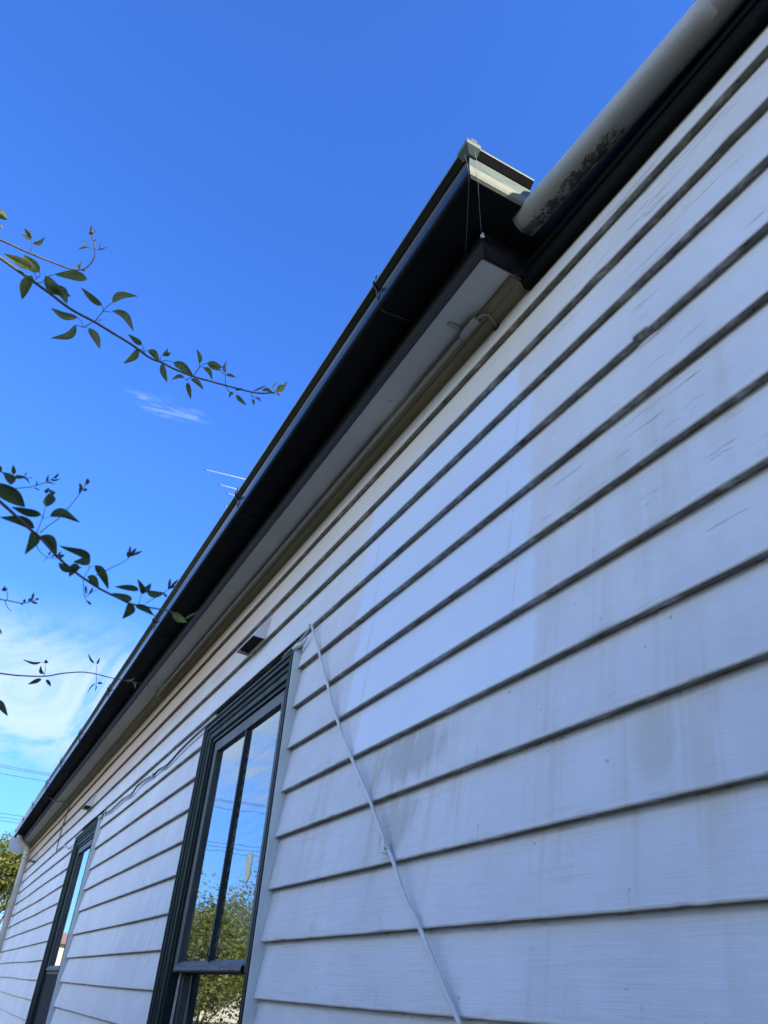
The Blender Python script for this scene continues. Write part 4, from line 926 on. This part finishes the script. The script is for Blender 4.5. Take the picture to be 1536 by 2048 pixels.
# ------------------------------------------------------------------ trees and the place across the garden
def tree(name, x, y, h, rad, label, cat='tree', leaf='tree_leaf', n=5200, size=0.11, seed=1, squash=0.8, trunk_r=None, base=0.3, group=None):
    R_ = random.Random(seed); root = empty(name, (x, y, GZ)); tag(root, label, cat, group)
    tr_ = trunk_r or h*0.028; mb = MB()
    top = Vector((x+R_.uniform(-.2, .2)*h*0.2, y+R_.uniform(-.2, .2)*h*0.2, GZ+h*0.72))
    stem = smooth_path([(x, y, GZ-0.1), (x+R_.uniform(-.1, .1)*h*.3, y+R_.uniform(-.1, .1)*h*.3, GZ+h*base), tuple(top)], 5)
    mb.tube(stem, [tr_*(1-0.75*i/(len(stem)-1)) for i in range(len(stem))], 9)
    tips = []
    for k in range(15):
        st_ = stem[R_.randint(len(stem)//3, len(stem)-1)]
        a = R_.uniform(0, 2*pi); e = R_.uniform(-0.15, 1.1); Lb = rad*R_.uniform(0.55, 1.0)
        end = Vector((x, y, GZ+h-rad*squash))+Vector((cos(a)*cos(e), sin(a)*cos(e), sin(e)*squash))*Lb
        mid = st_.lerp(end, 0.5)+Vector((R_.uniform(-.1, .1), R_.uniform(-.1, .1), R_.uniform(0, .15)))*rad
        L_ = smooth_path([st_, mid, end], 4); mb.tube(L_, [tr_*0.38*(1-0.8*i/(len(L_)-1)) for i in range(len(L_))], 6)
        tips += [end, mid.lerp(end, 0.5), mid.lerp(end, 0.2)]
    mb.build('trunk', M['trunk'], root)
    cr = MB(); clumps = [(t, rad*R_.uniform(0.18, 0.42)) for t in tips]
    for k in range(n):
        c_, r_ = R_.choice(clumps)
        d = Vector((R_.gauss(0, 1), R_.gauss(0, 1), R_.gauss(0, 0.8))); d = d.normalized()*r_*(R_.random()**0.45)
        p_ = c_+d
        ax = (Vector((R_.gauss(0, 1), R_.gauss(0, 1), R_.gauss(-0.3, 0.7)))).normalized(); nn_ = Vector((R_.gauss(0, 1), R_.gauss(0, 1), R_.gauss(0.6, 1)))
        sd_ = ax.cross(nn_).normalized(); s_ = size*R_.uniform(0.6, 1.4)
        cr.add([p_, p_+ax*s_*0.5+sd_*s_*0.28, p_+ax*s_, p_+ax*s_*0.5-sd_*s_*0.28], [(0, 1, 2, 3)])
    cr.build('crown', M[leaf], root)
    return root
tree('leafy_tree', -22.0, -0.25, 4.75, 1.15, 'sunlit yellow-green tree standing beyond the far corner of the house', n=9500, size=0.085, seed=5, base=0.45)
tree('brown_shrub', -21.0, -0.05, 2.55, 1.25, 'brownish shrub in front of the sunlit tree at the far corner', 'shrub', 'shrub_leaf', 7000, 0.08, 9, 0.75)
spots = [(-27, -6.3, 4.2, 2.5, 'rounded olive tree nearest the house across the garden'), (-32, -8.2, 4.8, 3.0, 'broad olive tree in the middle of the far garden boundary'), (-38, -9.2, 5.2, 3.3, 'largest olive tree of the far garden boundary'),
         (-24, -8.0, 4.4, 2.6, 'low olive tree at the near end of the far boundary'), (-44, -10.5, 5.6, 3.4, 'olive tree towards the far end of the garden'), (-29, -10.5, 6.6, 2.9, 'taller tree rising behind the boundary trees'), (-35, -6.0, 3.4, 1.9, 'small olive tree before the neighbouring house')]
for i, (x, y, h, r, lb) in enumerate(spots):
    tree('olive_tree', x, y, h, r, lb, 'tree', 'tree_leaf2' if i % 3 else 'tree_leaf', 17000, 0.10, 30+i, 0.95, base=0.12, group='trees across the garden')
tree('olive_tree', -71, -9.5, 5.6, 3.2, 'distant olive tree rising behind the neighbouring house', 'tree', 'tree_leaf2', 5000, 0.3, 61, 0.9, base=0.15, group='trees across the garden')
nh = empty('neighbour_house', (-62, -9, GZ)); tag(nh, 'cream rendered neighbouring house with a terracotta roof', 'house')
q = MB(); q.box((-66, -25, GZ), (-58, -1.5, 2.0)); q.build('wall', M['render'], nh)
q = MB(); q.add([(-66.4, -25.4, 1.95), (-57.6, -25.4, 1.95), (-57.6, -1.1, 1.95), (-66.4, -1.1, 1.95), (-62, -21.2, 2.75), (-62, -5.3, 2.75)], [(0, 1, 4), (1, 2, 5, 4), (2, 3, 5), (3, 0, 4, 5), (3, 2, 1, 0)]); q.build('roof', M['tile'], nh)
q = MB()
for yy in (-13, -9, -5): q.box((-58.0, yy-0.6, -0.5), (-57.96, yy+0.6, 0.8))
q.build('window', M['green_paint'], nh)
